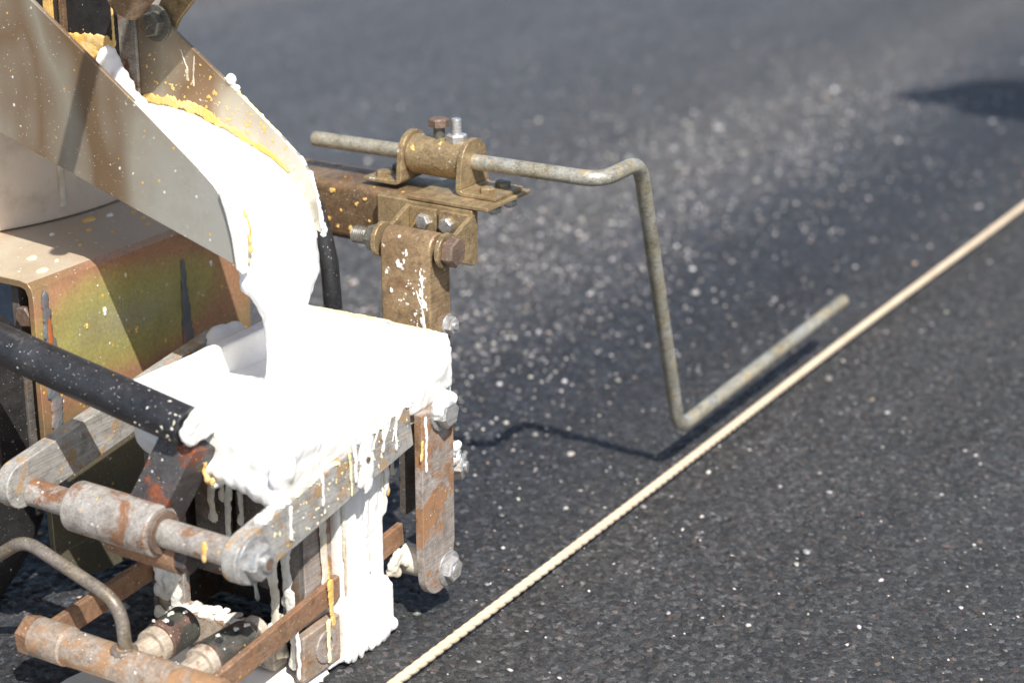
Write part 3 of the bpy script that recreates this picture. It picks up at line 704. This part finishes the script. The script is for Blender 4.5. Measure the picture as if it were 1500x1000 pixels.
for (y, z, s) in ((.6830, .158, .6), (.6820, .153, .8), (.6830, .148, .9), (.681, .1435, 1.3), (.677, .1425, 1.0)): add_ell(bm, (.7895, y, z), (.0018, .0018*s, .0038), 1)
goo(bm, 'paint_crust', 'yellow_crust', hopper, .0009, 2, .001, .004)
bm = B()
add_stain(bm, [(.9735, .738, .1812), (.9740, .700, .1812), (.9740, .646, .1810)], (.0014, .0022), (0, 0, 1), .0003)
fin(bm, 'paint_crust', 'pale_yellow', hopper, sharp=60)

# ---- shoe under the hopper
bm = B(); add_box(bm, (.838, .6520, .004), (.914, .6580, .150)); shoe = fin(bm, 'shoe', 'plate_rust', M, .0006, label='paint shoe laying the line')
bm = B(); add_box(bm, (.838, .766, .004), (.914, .772, .150)); fin(bm, 'side_wall', 'dark_plate', shoe, .0006)
bm = B(); add_box(bm, (.896, .6585, .004), (.902, .7655, .150)); fin(bm, 'back_wall', 'dark_plate', shoe, .0006)
bm = B(); add_box(bm, (.858, .6900, .040), (.862, .7190, .140)); fin(bm, 'gate_plate', 'dark_plate', shoe, .0006)
bm = B(); add_box(bm, (.852, .7195, .044), (.856, .7460, .140)); fin(bm, 'gate_plate', 'dark_plate', shoe, .0006)
bm = B(); add_box(bm, (.836, .7445, .006), (.842, .7655, .140)); fin(bm, 'corner_post', 'plate_rust', shoe, .0006)
bm = B(); add_box(bm, (.834, .6530, .030), (.840, .6665, .140)); fin(bm, 'corner_post', 'dark_plate', shoe, .0006)
bm = B(); add_box(bm, (.8265, .6690, .006), (.840, .7440, .0285), None); fin(bm, 'strike_bar', 'stub_pale', shoe, .0010, label='horizontal bar at the foot of the shoe')
bm = B(); add_box(bm, (.8245, .6445, .0060), (.8610, .6515, .0365)); lug = fin(bm, 'foot_lug', 'rust_pipe', shoe, .0012, label='rusty square lug at the shoe corner')
bm = B(); add_ring(bm, (.846, .6447, .0215), (.846, .6433, .0215), .0105, .006, 20); fin(bm, 'lug_ring', 'plate_rust', shoe, .0005)
# thick white coat on the right-hand wall
bm = B()
add_box(bm, (.864, .6450, .038), (.9095, .653, .1500)); add_box(bm, (.862, .6405, .003), (.9125, .653, .037)); add_box(bm, (.85, .645, .002), (.865, .653, .007))
for k in range(5): add_ell(bm, (.872+.030*random.random(), .6462, .012+.120*random.random()), (.012, .0018, .015), 2)
for (x, z, r) in ((.9095, .086, .004), (.9105, .09, .0045), (.912, .10, .005), (.913, .108, .005), (.914, .118, .005), (.915, .126, .006), (.916, .134, .006), (.9105, .036, .004), (.9095, .015, .004), (.9085, .0025, .0030), (.9075, -.001, .0016), (.896, .003, .003), (.882, .003, .004), (.87, .004, .004)):
    add_ell(bm, (x, .6470, z), (r, .004, r*1.3), 2)
for k in range(7): add_ell(bm, (.868+.040*random.random(), .6445, .10+.04*random.random()), (random.uniform(.002, .004), .0016, random.uniform(.02, .04)), 2)
for k in range(9): add_ell(bm, (.864+.047*k/8+random.uniform(-.002, .002), .6412, .0065+random.uniform(-.004, .002)), (random.uniform(.002, .0045), .003, random.uniform(.004, .007)), 2)
goo(bm, 'paint_coat', 'white_coat', shoe, .0013, 5, .0006, .020, label='white paint coating the side of the shoe', disp2=.0004)
# drips, crumbs and runs
bm = B()
for (x, a, b, w_) in ((.8655, .118, .070, .0010), (.8670, .100, .046, .0007), (.8925, .066, .050, .0004), (.9060, .120, .100, .0009), (.9085, .112, .088, .0007)): add_stain(bm, [(x, .6441, a), (x+.0008, .6441, (a+b)/2), (x, .6441, b)], (w_, w_*.5), (0, -1, 0), .0009)
fin(bm, 'paint_smear', 'drip_white', shoe, sharp=50)
def run(x, y, z0, z1, r, mat, par, nrm=(-1, 0, 0), name='paint_drip', n=9, wob=.0007):
    n = max(n, int(abs(z1-z0)/.0022)); bm = B(); u = Vector(nrm); s = Vector((0, 0, 1)).cross(u); off_ = 0
    for k in range(n):
        t = k/(n-1); off_ += random.uniform(-wob, wob)
        rad = r*(1.15-.55*t+(.35 if k >= n-2 else 0))*random.uniform(.9, 1.08)
        c = Vector((x, y, z0+(z1-z0)*t))+s*off_
        add_ell(bm, c, (max(.0012, rad*abs(s.x)+.0011*abs(u.x)), max(.0012, rad*abs(s.y)+.0011*abs(u.y)), abs(z1-z0)/n*1.6), 1)
    return goo(bm, name, mat, par, .0009, 3, .0007, .006)
run(.8355, .757, .140, .095, .0040, 'drip_white', shoe); run(.8352, .750, .140, .108, .0028, 'drip_white', shoe); run(.8355, .7625, .140, .080, .0030, 'drip_white', shoe)
run(.847, .728, .140, .085, .0050, 'drip_white', shoe); run(.8475, .7225, .138, .100, .0040, 'drip_white', shoe)
run(.846, .7125, .140, .072, .0042, 'crumb_white', shoe); run(.847, .7045, .135, .088, .0035, 'crumb_white', shoe)
run(.856, .7065, .065, .034, .0028, 'crumb_white', shoe); run(.8335, .6625, .138, .050, .0060, 'crumb_white', shoe, n=16); run(.832, .672, .09, .034, .0055, 'drip_white', shoe, n=10)
run(.8300, .6580, .060, .012, .0045, 'crumb_white', shoe)
run(.849, .6505, .138, .048, .0052, 'drip_white', shoe, (0, -1, 0), n=16); run(.857, .6508, .140, .056, .0020, 'yellow_crust', shoe, (0, -1, 0), n=14); run(.8535, .6450, .060, .033, .0034, 'yellow_crust', shoe, (0, -1, 0)); run(.8475, .6435, .036, .012, .0026, 'pale_yellow', shoe, (0, -1, 0))
run(.9205, .6495, .140, .092, .0032, 'yellow_crust', shoe, (0, -1, 0)); run(.9260, .6495, .140, .104, .0030, 'drip_white', shoe, (0, -1, 0))
run(.8225, .6485, .040, .012, .0022, 'white_coat', shoe)
bm = B()
for k in range(120):
    add_ell(bm, (.832+random.uniform(-.005, .006), .672+.070*random.random()**.9, .0285+random.uniform(-.001, .0018)), (.0026*random.uniform(.4, 1.4),)*2+(.0018,), 1)
goo(bm, 'paint_crumbs', 'crumb_white', shoe, .0009, 2, .0018, .003)
bm = B()
for k in range(60): add_ell(bm, (.8345+random.uniform(-.001, .001), .748+.018*random.random(), .010+.060*random.random()), (.0030, .0035, .0045), 1)
goo(bm, 'paint_crumbs', 'crumb_white', shoe, .0011, 2, .0024, .005)
bm = B()
for k in range(24): add_ell(bm, (.833+random.uniform(-.002, .004), .664+.010*random.random(), .010+.030*random.random()), (.003, .0032, .004), 1)
goo(bm, 'paint_crumbs', 'drip_white', shoe, .0011, 2, .002, .004)

# ---- linkage: two upper bars, two lower bars
def bar(p0, p1, h, y0, y1, mat, name='link_bar', label=None, round0=True, round1=True):
    a, b = Vector(p0), Vector(p1); d = (b-a).normalized(); ang = math.degrees(math.atan2(d.y, d.x)); nrm = Vector((-d.y, d.x))
    r = h/2; pr = []
    if round1: pr += arc((b.x, b.y), r, ang-90, ang+90, 12)
    else: pr += [tuple(b-nrm*r), tuple(b+nrm*r)]
    if round0: pr += arc((a.x, a.y), r, ang+90, ang+270, 12)
    else: pr += [tuple(a+nrm*r), tuple(a-nrm*r)]
    bm = B(); add_prism(bm, pr, 'y', y0, y1)
    return fin(bm, name, mat, M, .0009, 28, label)
rb = bar((.7620, .1180), (.9180, .1425), .0290, .6290, .6390, 'grey_bar', round1=False, label='grey flat link bar with white and yellow paint runs')
lb = bar((.7560, .1270), (.9400, .1530), .0280, .7900, .8000, 'grey_bar', label='grey flat link bar on the far side')
rl = bar((.7420, .0390), (.9330, .0600), .0150, .6465, .6510, 'rust_bar', round0=False, round1=False, label='rusty lower link bar on the string side')
ll = bar((.7480, .0410), (.9000, .0500), .0155, .7670, .7720, 'rust_bar', round0=False, round1=False, label='rusty lower link bar on the far side')
bolt((.7625, .6290, .1180), (0, -1, 0), .0104, rb, 'bolt_zinc', 'nut', washer=.0140, wt=.0022, twist=8, name='nut')
bm = B(); add_tube(bm, [(.7625, .6180, .1180), (.7625, .6166, .1180)], .0036, 16); fin(bm, 'stud_end', 'bolt_rust', rb, .0003)
run(.8275, .6284, .142, .126, .0014, 'white_coat', rb, (0, -1, 0)); run(.797, .6284, .134, .117, .0016, 'white_coat', rb, (0, -1, 0))
run(.858, .6282, .150, .129, .0022, 'white_coat', rb, (0, -1, 0)); run(.853, .6280, .148, .122, .0014, 'pale_yellow', rb, (0, -1, 0)); run(.9005, .6284, .155, .134, .0012, 'white_coat', rb, (0, -1, 0)); run(.888, .6284, .152, .137, .0016, 'white_coat', rb, (0, -1, 0))
bm = B()
for k in range(40): add_ell(bm, (.864+.012*random.random(), .6288, .120+.038*random.random()), (.0042, .0011, .0055), 1)
for k in range(8): add_ell(bm, (.869+.004*random.random(), .6288, .118+.006*random.random()), (.003, .0010, .0035), 1)
goo(bm, 'paint_drip', 'white_coat', rb, .0009, 5, .0005, .006)
bm = B()
for k in range(60):
    x = .775+.14*random.random(); add_splash(bm, (x, .6289, .118+(x-.762)*.157+random.uniform(-.012, .013)), random.uniform(.0003, .0009), (0, -1, 0), random.uniform(.8, 2), .0003, 10)
fin(bm, 'paint_spatter', 'pale_yellow', rb, sharp=50)
bm = B()
for (x, a, b, w_) in ((.905, .160, .138, .0013), (.897, .157, .141, .0010), (.893, .156, .132, .0007), (.884, .153, .140, .0014), (.910, .160, .150, .0016)): add_stain(bm, [(x, .6289, a), (x-.003, .6289, (a+b)/2), (x-.008, .6289, b)], (w_, w_*.6), (0, -1, 0), .0003)
fin(bm, 'paint_smear', 'white_coat', rb, sharp=50)
bm = B(); add_tube(bm, [(.8705, .6290, .1375), (.8705, .6268, .1375)], .0016, 10); fin(bm, 'hole', 'bolt_rust', rb)
for (x0, x1, m) in ((.802, .842, 'pale_yellow'), (.873, .905, 'pale_yellow'), (.775, .800, 'white_coat'), (.905, .917, 'white_coat')):
    bm = B()
    for k in range(36):
        x = x0+(x1-x0)*random.random(); add_splash(bm, (x, .6300+.007*random.random(), .1180+(x-.762)*.157+.0147), random.uniform(.0008, .0024), (0, 0, 1), random.uniform(1, 2.2), .0003, 12)
    fin(bm, 'paint_smear', m, rb, sharp=60)
bm = B(); add_ell(bm, (.843, .7945, .1535), (.003, .003, .0006), 2); add_ell(bm, (.846, .7898, .147), (.0014, .0007, .0034), 2); fin(bm, 'paint_spatter', 'yellow_crust', lb)
bm = B()
add_ell(bm, (.936, .7890, .1600), (.014, .009, .011), 3); add_ell(bm, (.948, .7880, .1610), (.010, .008, .009), 3)
goo(bm, 'paint_coat', 'white_coat', lb, .0016, 4, .001, .008)

# ---- upright plate on the right with its bolts
bm = B(); add_prism(bm, arc((.9415, .036), .0155, 180, 360, 10)+[(.9600, .050), (.9600, .146), (.9245, .146), (.9245, .050)], 'y', .6260, .6320)
up = fin(bm, 'upright_plate', 'plate_rust', M, .0008, 28, label='rust-streaked upright plate beside the shoe')
bolt((.9520, .6260, .0330), (0, -1, 0), .0082, up, 'bolt_zinc', 'flange', twist=10)
bolt((.9450, .6260, .1420), (0, -1, 0), .0090, up, 'bolt_zinc', 'head', washer=.0118)
bm = B()
for k in range(26): add_ell(bm, (.944+random.uniform(-.008, .007), .624+random.uniform(-.004, .002), .148+random.uniform(-.008, .006)), (.004, .003, .0045), 1)
goo(bm, 'paint_coat', 'white_coat', up, .0011, 3, .0015, .006)
run(.9285, .6255, .142, .110, .0017, 'white_coat', up, (0, -1, 0)); run(.9255, .6262, .128, .118, .0018, 'yellow_crust', up, (0, -1, 0), n=6)
bm = B(); add_box(bm, (.938, .648, .070), (.956, .653, .150)); fin(bm, 'strut', 'dark_plate', up, .0006)
bm = B(); add_box(bm, (.955, .6420, .086), (.990, .6470, .103)); fin(bm, 'bolt_lug', 'plate_rust', up, .0008)
for (x, y, z, r) in ((.9830, .6400, .0885, .0085), (.9780, .641, .0985, .0075)):
    bolt((x, y, z), (.35, -1, 0), r, up, 'bolt_zinc', 'nut', twist=random.uniform(0, 60))
bm = B()
for k in range(14): add_ell(bm, (.9775+random.uniform(-.004, .004), .638+random.uniform(-.003, .003), .1+random.uniform(-.007, .008)), (.0035, .003, .004), 1)
goo(bm, 'paint_crumbs', 'white_coat', up, .0010, 2, .001, .005)
bm = B(); add_tube(bm, [(.9385, .6500, .040), (.9385, .6325, .040)], [.010, .0095], 16)
bs = fin(bm, 'pivot_boss', 'drip_white', up, .0006)
bm = B()
for k in range(16): add_ell(bm, (.925+random.uniform(-.010, .008), .645+random.uniform(-.003, .003), .045+random.uniform(-.008, .006)), (.004, .003, .004), 1)
goo(bm, 'paint_crumbs', 'drip_white', up, .0010, 2, .001, .005)

# ---- front pivot rod with collar, lever and black handle
bm = B(); add_tube(bm, [(.7625, .7900, .1200), (.7625, .6392, .1180)], .0082, 24)
prod = fin(bm, 'pivot_rod', 'grey_pipe', M, .0005, label='rusty pivot rod joining the two link bars')
bm = B(); add_ell(bm, (.7550, .6560, .1200), (.0012, .0022, .0052), 2); add_ell(bm, (.7548, .6565, .115), (.001, .0018, .003), 2); fin(bm, 'paint_spatter', 'yellow_crust', prod)
bm = B(); add_ring(bm, (.7625, .7560, .1196), (.7625, .6930, .1187), .0150, .0088, 40)
colr = fin(bm, 'pivot_collar', 'grey_pipe', M, .0012, 40, label='thick rusted collar on the pivot rod', segs=3)
bm = B(); add_ring(bm, (.7625, .6925, .1186), (.7625, .6900, .1186), .0125, .0083, 32); fin(bm, 'thrust_ring', 'bolt_rust', colr, .0005)
bm = B(); add_tube(bm, [(.7690, .7350, .1040), (.7690, .6830, .1030)], .0105, 20); fin(bm, 'lower_sleeve', 'rust_bar', colr, .0008)
bolt((.7690, .6830, .1030), (0, -1, 0), .0092, colr, 'dark_rust', twist=14)
# square lever up to the handle
p0 = Vector((.7720, .7145, .1100)); p1 = Vector((.7880, .6890, .1680)); d = (p1-p0).normalized()
side = Vector((0, 1, 0)).cross(d).normalized(); yv = d.cross(side).normalized()
bm = B(); vsq = []
for p in (p0, p1):
    vsq.append([bm.verts.new(p+side*(sx_*.0115)+yv*(sy_*.0125)) for sx_, sy_ in ((-1, -1), (1, -1), (1, 1), (-1, 1))])
for k in range(4): bm.faces.new((vsq[0][k], vsq[0][(k+1) % 4], vsq[1][(k+1) % 4], vsq[1][k]))
bm.faces.new(vsq[0][::-1]); bm.faces.new(vsq[1])
lever = fin(bm, 'lever_bar', 'dark_rust', M, .0012, label='dark square lever bar with red rust')
h1 = Vector((.7775, .6830, .1790)); h0 = Vector((.7600, .8850, .2235))
bm = B(); add_tube(bm, [h1, h1+(h0-h1)*.3, h0], .0117, 32)
hd = fin(bm, 'lever_handle', 'black_paint', M, .0006, label='thick black tube handle dusted with paint specks')
bm = B()
hax = (h0-h1).normalized(); hu, hv = frame(hax)
for k in range(34):
    t = abs(random.gauss(0, .08)); a = random.uniform(0, 6.28); nn = hu*math.cos(a)+hv*math.sin(a); add_splash(bm, h1+(h0-h1)*t+nn*.0117, random.choice((.0003, .0004, .0006, .0009)), nn, random.uniform(.8, 1.6), .0002, 10)
fin(bm, 'paint_spatter', 'drip_white', hd, sharp=50)
bm = B()
for k in range(16):
    a = 2*math.pi*k/16; nn = hu*math.cos(a)+hv*math.sin(a); add_ell(bm, h1+nn*.0065+hax*random.uniform(-.006, -.003), (.0042, .0040, .0042), 1)
for k in range(10): add_ell(bm, h1+Vector((.010, -.002, random.uniform(-.008, .006))), (.012, .006, .006), 1)
add_ell(bm, h1-hax*.004, (.007, .004, .007), 2)
goo(bm, 'paint_cap', 'white_coat', hd, .0011, 4, .0010, .008, disp2=.0006)

# ---- lower cross tube with two sleeves and a hook rod
bm = B(); add_tube(bm, [(.7410, .7740, .0400), (.7410, .7500, .0400), (.7410, .7495, .0400), (.7415, .6380, .0400)], [.0118, .0118, .0106, .0104], 28)
ctube = fin(bm, 'cross_tube', 'rust_pipe', M, .0006, 30, label='rusty lower cross tube')
bolt((.7410, .7740, .0400), (0, 1, 0), .0125, ctube, 'rust_bar', twist=25, name='end_cap')
for (ya, yb, x0, x1, mt) in ((.7060, .7060, .748, .792, 'sleeve'), (.6685, .6640, .746, .796, 'sleeve')):
    bm = B(); add_tube(bm, [(.741, ya, .041), (x0+.016, ya, .042)], .0080, 20); fin(bm, 'stub', 'stub_pale', ctube, .0006)
    bm = B(); add_ring(bm, (x0+.0135, ya, .042), (x0+.0210, ya, .0425), .0110, .0062, 28); fin(bm, 'stub_collar', 'stub_pale', ctube, .0010)
    bm = B(); add_ring(bm, (x0+.0210, ya, .0425), (x1, yb, .0440), .0118, .0070, 30); sl = fin(bm, 'sleeve', mt, ctube, .0008)
    bm = B(); add_tube(bm, [(x0+.026, ya-.004, .0525), (x0+.026, ya-.0045, .0542)], .0024, 12); fin(bm, 'hole', 'black_paint', ctube)
bm = B()
for (x, y) in ((.772, .7025), (.780, .7060), (.786, .7000), (.774, .6660), (.785, .6620), (.792, .6600), (.768, .7085)):
    add_splash(bm, (x, y, .0562 if y > .69 else .0560), random.uniform(.0006, .0014), (0, 0, 1), random.uniform(.8, 1.8), .0006)
for k in range(16):
    y = .645+.12*random.random(); a = random.uniform(20, 150); add_splash(bm, (.741-.0107*math.cos(R(a)), y, .040+.0107*math.sin(R(a))), random.uniform(.0002, .0006), (-math.cos(R(a)), 0, math.sin(R(a))), random.uniform(.8, 1.8), .0004, 10)
fin(bm, 'paint_spatter', 'crumb_white', ctube, sharp=50)
bm = B(); add_ring(bm, (.800, .6640, .0440), (.8065, .6635, .0442), .0105, .006, 24); fin(bm, 'sleeve_ring', 'stub_pale', ctube, .0008)
bm = B()
add_tube(bm, smooth_path([(.745, .90, .030), (.745, .8036, .0838), (.745, .7830, .0985), (.745, .7115, .0770), (.7430, .7080, .0430)], .016, 8), .0039, 16)
hook = fin(bm, 'hook_rod', 'hook_steel', M, .0004, 50, label='bent steel rod welded onto the cross tube')
bm = B()
for k in range(14):
    a = k/14*6.283; add_ell(bm, (.7420+.0060*math.cos(a), .7085+.0062*math.sin(a), .0492), .0026, 1)
goo(bm, 'weld_seam', 'hook_steel', hook, .0010, 2, .0008, .003)

# ================================================================== molten paint
P = empty('molten_paint', (.89, .70, .15), 'glossy molten white paint pouring from the chute into the hopper', 'paint')
bm = B()
surf = [(.840, .3130), (.815, .3130), (.793, .3100), (.770, .3030), (.750, .2960), (.735, .2900), (.722, .2815), (.713, .2720), (.7065, .2600), (.7020, .2460)]
flo = [(.840, .2960), (.815, .2885), (.793, .2815), (.770, .2745), (.750, .2685), (.735, .264), (.722, .2600), (.713, .2575), (.708, .2500), (.7055, .2420)]
ringsA = []
for (s, f_) in zip(surf, flo):
    ringsA.append([bm.verts.new(q) for q in ((.8526, s[0], f_[1]), (.8526, s[0], s[1]), (.872, s[0]-.001, s[1]+.0015), (.892, s[0]-.001, s[1]+.002), (.912, s[0], s[1]+.001), (.9294, s[0], s[1]), (.9294, s[0], f_[1]))])
for a, b in zip(ringsA, ringsA[1:]):
    for k in range(7): bm.faces.new((a[k], a[(k+1) % 7], b[(k+1) % 7], b[k]))
bm.faces.new(ringsA[0][::-1]); bm.faces.new(ringsA[-1])
bmesh.ops.recalc_face_normals(bm, faces=bm.faces)
# curtain that rolls over the lip and necks into the falling stream
def lens(c, hx, hy, n=28): return [bm.verts.new((c[0]+hx*math.copysign(abs(math.cos(2*math.pi*k/n))**.8, math.cos(2*math.pi*k/n)), c[1]+hy*math.sin(2*math.pi*k/n), c[2])) for k in range(n)]
st = [(.890, .7090, .268, .0370, .010), (.889, .7050, .258, .0370, .010), (.888, .7020, .248, .0360, .0105), (.888, .6995, .238, .0345, .0105), (.8875, .6975, .229, .0315, .0105), (.886, .6960, .220, .0235, .0100),
      (.8835, .6950, .2115, .0165, .0098), (.882, .6945, .202, .0135, .0095), (.881, .694, .19, .0125, .0094), (.880, .694, .178, .0125, .0096), (.880, .694, .168, .0160, .012), (.880, .694, .158, .026, .020), (.880, .694, .150, .03, .024)]
rg = [lens((a, b, c), hx, hy) for a, b, c, hx, hy in st]
for a, b in zip(rg, rg[1:]):
    for k in range(28): bm.faces.new((a[k], a[(k+1) % 28], b[(k+1) % 28], b[k]))
bm.faces.new(rg[0][::-1]); bm.faces.new(rg[-1])
for k in range(14):
    add_ell(bm, (.858+.058*k/13, .7005+random.uniform(-.001, .001), .240+random.uniform(-.003, .003)), (.006, .007, random.uniform(.006, .010)), 2)
goo(bm, 'falling_stream', 'wet_white', P, .0013, 5, .0018, .011, label='white paint stream falling off the chute lip', disp2=.0006)
bm = B()
nxp, nyp = 40, 30; gridv = []
def pool(x, y):
    z = .165 + .007*math.exp(-((x-.83)/.03)**2) + .010*math.exp(-((y-.650)/.02)**2) - .006*math.exp(-(((x-.93)/.05)**2+((y-.735)/.03)**2))
    z += .008*math.exp(-(((x-.880)**2+(y-.694)**2)/.022**2))
    return z
for i in range(nxp+1):
    x = .811+(.976-.811)*i/nxp; gridv.append([bm.verts.new((x, .639+(.7505-.639)*j/nyp, pool(x, .639+(.7505-.639)*j/nyp))) for j in range(nyp+1)])
low = [[bm.verts.new((v.co.x, v.co.y, .148)) for v in row] for row in gridv]
for i in range(nxp):
    for j in range(nyp):
        bm.faces.new((gridv[i][j], gridv[i+1][j], gridv[i+1][j+1], gridv[i][j+1])); bm.faces.new((low[i][j+1], low[i+1][j+1], low[i+1][j], low[i][j]))
for i in range(nxp):
    bm.faces.new((low[i][0], low[i+1][0], gridv[i+1][0], gridv[i][0])); bm.faces.new((gridv[i][nyp], gridv[i+1][nyp], low[i+1][nyp], low[i][nyp]))
for j in range(nyp):
    bm.faces.new((gridv[0][j], gridv[0][j+1], low[0][j+1], low[0][j])); bm.faces.new((low[nxp][j], low[nxp][j+1], gridv[nxp][j+1], gridv[nxp][j]))
goo(bm, 'hopper_fill', 'wet_white', P, .0018, 4, .0012, .016, label='pool of white paint filling the hopper')

# ================================================================== worker outside the frame whose head throws the shadow
def worker(loc, rot):
    root = empty('person', loc, 'standing road worker in dark cap, orange vest and dark trousers', 'person'); root.rotation_euler.z = rot
    LOC[root] = Vector((0, 0, 0))
    def skin(name, verts, edges, rads, mat, rootv=0, sub=2):
        me = bpy.data.meshes.new(name); me.from_pydata(verts, edges, []); o = new_obj(name, me, mat, root)
        m = o.modifiers.new('skin', 'SKIN'); m.use_smooth_shade = True
        for v, r in zip(me.skin_vertices[0].data, rads): v.radius = r if hasattr(r, '__len__') else (r, r)
        me.skin_vertices[0].data[rootv].use_root = True
        s = o.modifiers.new('sub', 'SUBSURF'); s.levels = sub; s.render_levels = sub
        return o
    Vv = [(0, 0, .98), (.01, 0, 1.12), (0, 0, 1.30), (0, 0, 1.43), (.015, 0, 1.50), (.035, 0, 1.56),
          (0, .10, .93), (.015, .105, .52), (-.02, .11, .10), (.11, .12, .05), (0, -.10, .93), (.015, -.105, .52), (-.02, -.11, .10), (.11, -.12, .05),
          (0, .18, 1.40), (-.02, .23, 1.14), (.10, .22, .92), (.14, .215, .84), (0, -.18, 1.40), (-.02, -.23, 1.14), (.10, -.22, .92), (.14, -.215, .84)]
    Ee = [(0, 1), (1, 2), (2, 3), (3, 4), (4, 5), (0, 6), (6, 7), (7, 8), (8, 9), (0, 10), (10, 11), (11, 12), (12, 13), (3, 14), (14, 15), (15, 16), (16, 17), (3, 18), (18, 19), (19, 20), (20, 21)]
    Rr = [(.15, .12), (.14, .11), (.16, .12), (.11, .08), .055, .055, .085, .065, .045, .04, .085, .065, .045, .04, .06, .048, .036, .03, .06, .048, .036, .03]
    body_ = skin('body', Vv, Ee, Rr, 'vest_cloth')
    for s in (1, -1):
        skin('trouser_leg', [(0, s*.095, .99), (.01, s*.10, .75), (.015, s*.105, .52), (-.02, s*.11, .11)], [(0, 1), (1, 2), (2, 3)], [.115, .10, .082, .068], 'trouser_cloth')
        hv = [(.13, s*.216, .86), (.15, s*.214, .80), (.158, s*.212, .775)]; he = [(0, 1), (1, 2)]; hr = [.030, (.022, .04), (.018, .036)]
        for k in range(4):
            b = len(hv); yo = s*.212+(-.027+.018*k); ln = (.030, .036, .033, .026)[k]
            hv += [(.162, yo, .765), (.170, yo, .765-ln), (.160, yo, .765-ln*1.8)]; he += [(2, b), (b, b+1), (b+1, b+2)]; hr += [.010, .009, .008]
        b = len(hv); hv += [(.172, s*.175, .79), (.185, s*.168, .765)]; he += [(1, b), (b, b+1)]; hr += [.011, .009]
        skin('hand', hv, he, hr, 'skin', 0, 1)
        bm = B(); add_ell(bm, (.05, s*.115, .045), (.145, .05, .045), 3)
        for v in bm.verts: v.co.z = max(v.co.z, .002)
        fin(bm, 'boot', 'rubber', root)
    bm = B(); add_ell(bm, (.05, 0, 1.66), (.098, .077, .118), 4)
    for v in bm.verts:
        p = v.co - Vector((.05, 0, 1.66))
        if p.z < 0: v.co.y -= p.y*.28*min(1, -p.z/.1); v.co.x += .012*min(1, -p.z/.1)
        if p.x > .06:
            for ey in (.032, -.032): v.co.x -= .010*math.exp(-(((p.y-ey)/.014)**2+((p.z-.004)/.012)**2))
            v.co.x += .020*math.exp(-((p.y/.012)**2+((p.z+.025)/.018)**2)); v.co.x += .005*math.exp(-((p.y/.024)**2+((p.z+.066)/.008)**2))
    for s in (1, -1): add_ell(bm, (.045, s*.078, 1.655), (.018, .009, .030), 2)
    fin(bm, 'head', 'skin', root, sharp=60)
    bm = B(); add_ell(bm, (.042, 0, 1.695), (.106, .086, .072), 4)
    for v in bm.verts: v.co.z = max(v.co.z, 1.690)
    ring_ = [(.10+.100*math.cos(a)*(1 if math.cos(a) > 0 else .3), .070*math.sin(a)*(1-.35*max(0, math.cos(a)))) for a in [2*math.pi*k/24 for k in range(24)]]
    nv = len(bm.verts); add_prism(bm, ring_, 'z', 1.690, 1.695); bm.verts.ensure_lookup_table()
    for v in list(bm.verts)[nv:]: v.co.z += max(0, v.co.x-.06)*.45
    fin(bm, 'cap', 'cap_cloth', root, sharp=40)
worker((1.744, -0.323, 0), R(141))

# specks and crumbs too small to tell apart stay joined in one part each
for o in bpy.data.objects:
    if o.type == 'MESH' and o.name.split('.')[0] in ('paint_spatter', 'paint_smear', 'paint_crumbs', 'paint_crust') and not o.modifiers and len(o.data.vertices) > 110 and 'label' not in o:
        o['kind'] = 'stuff'
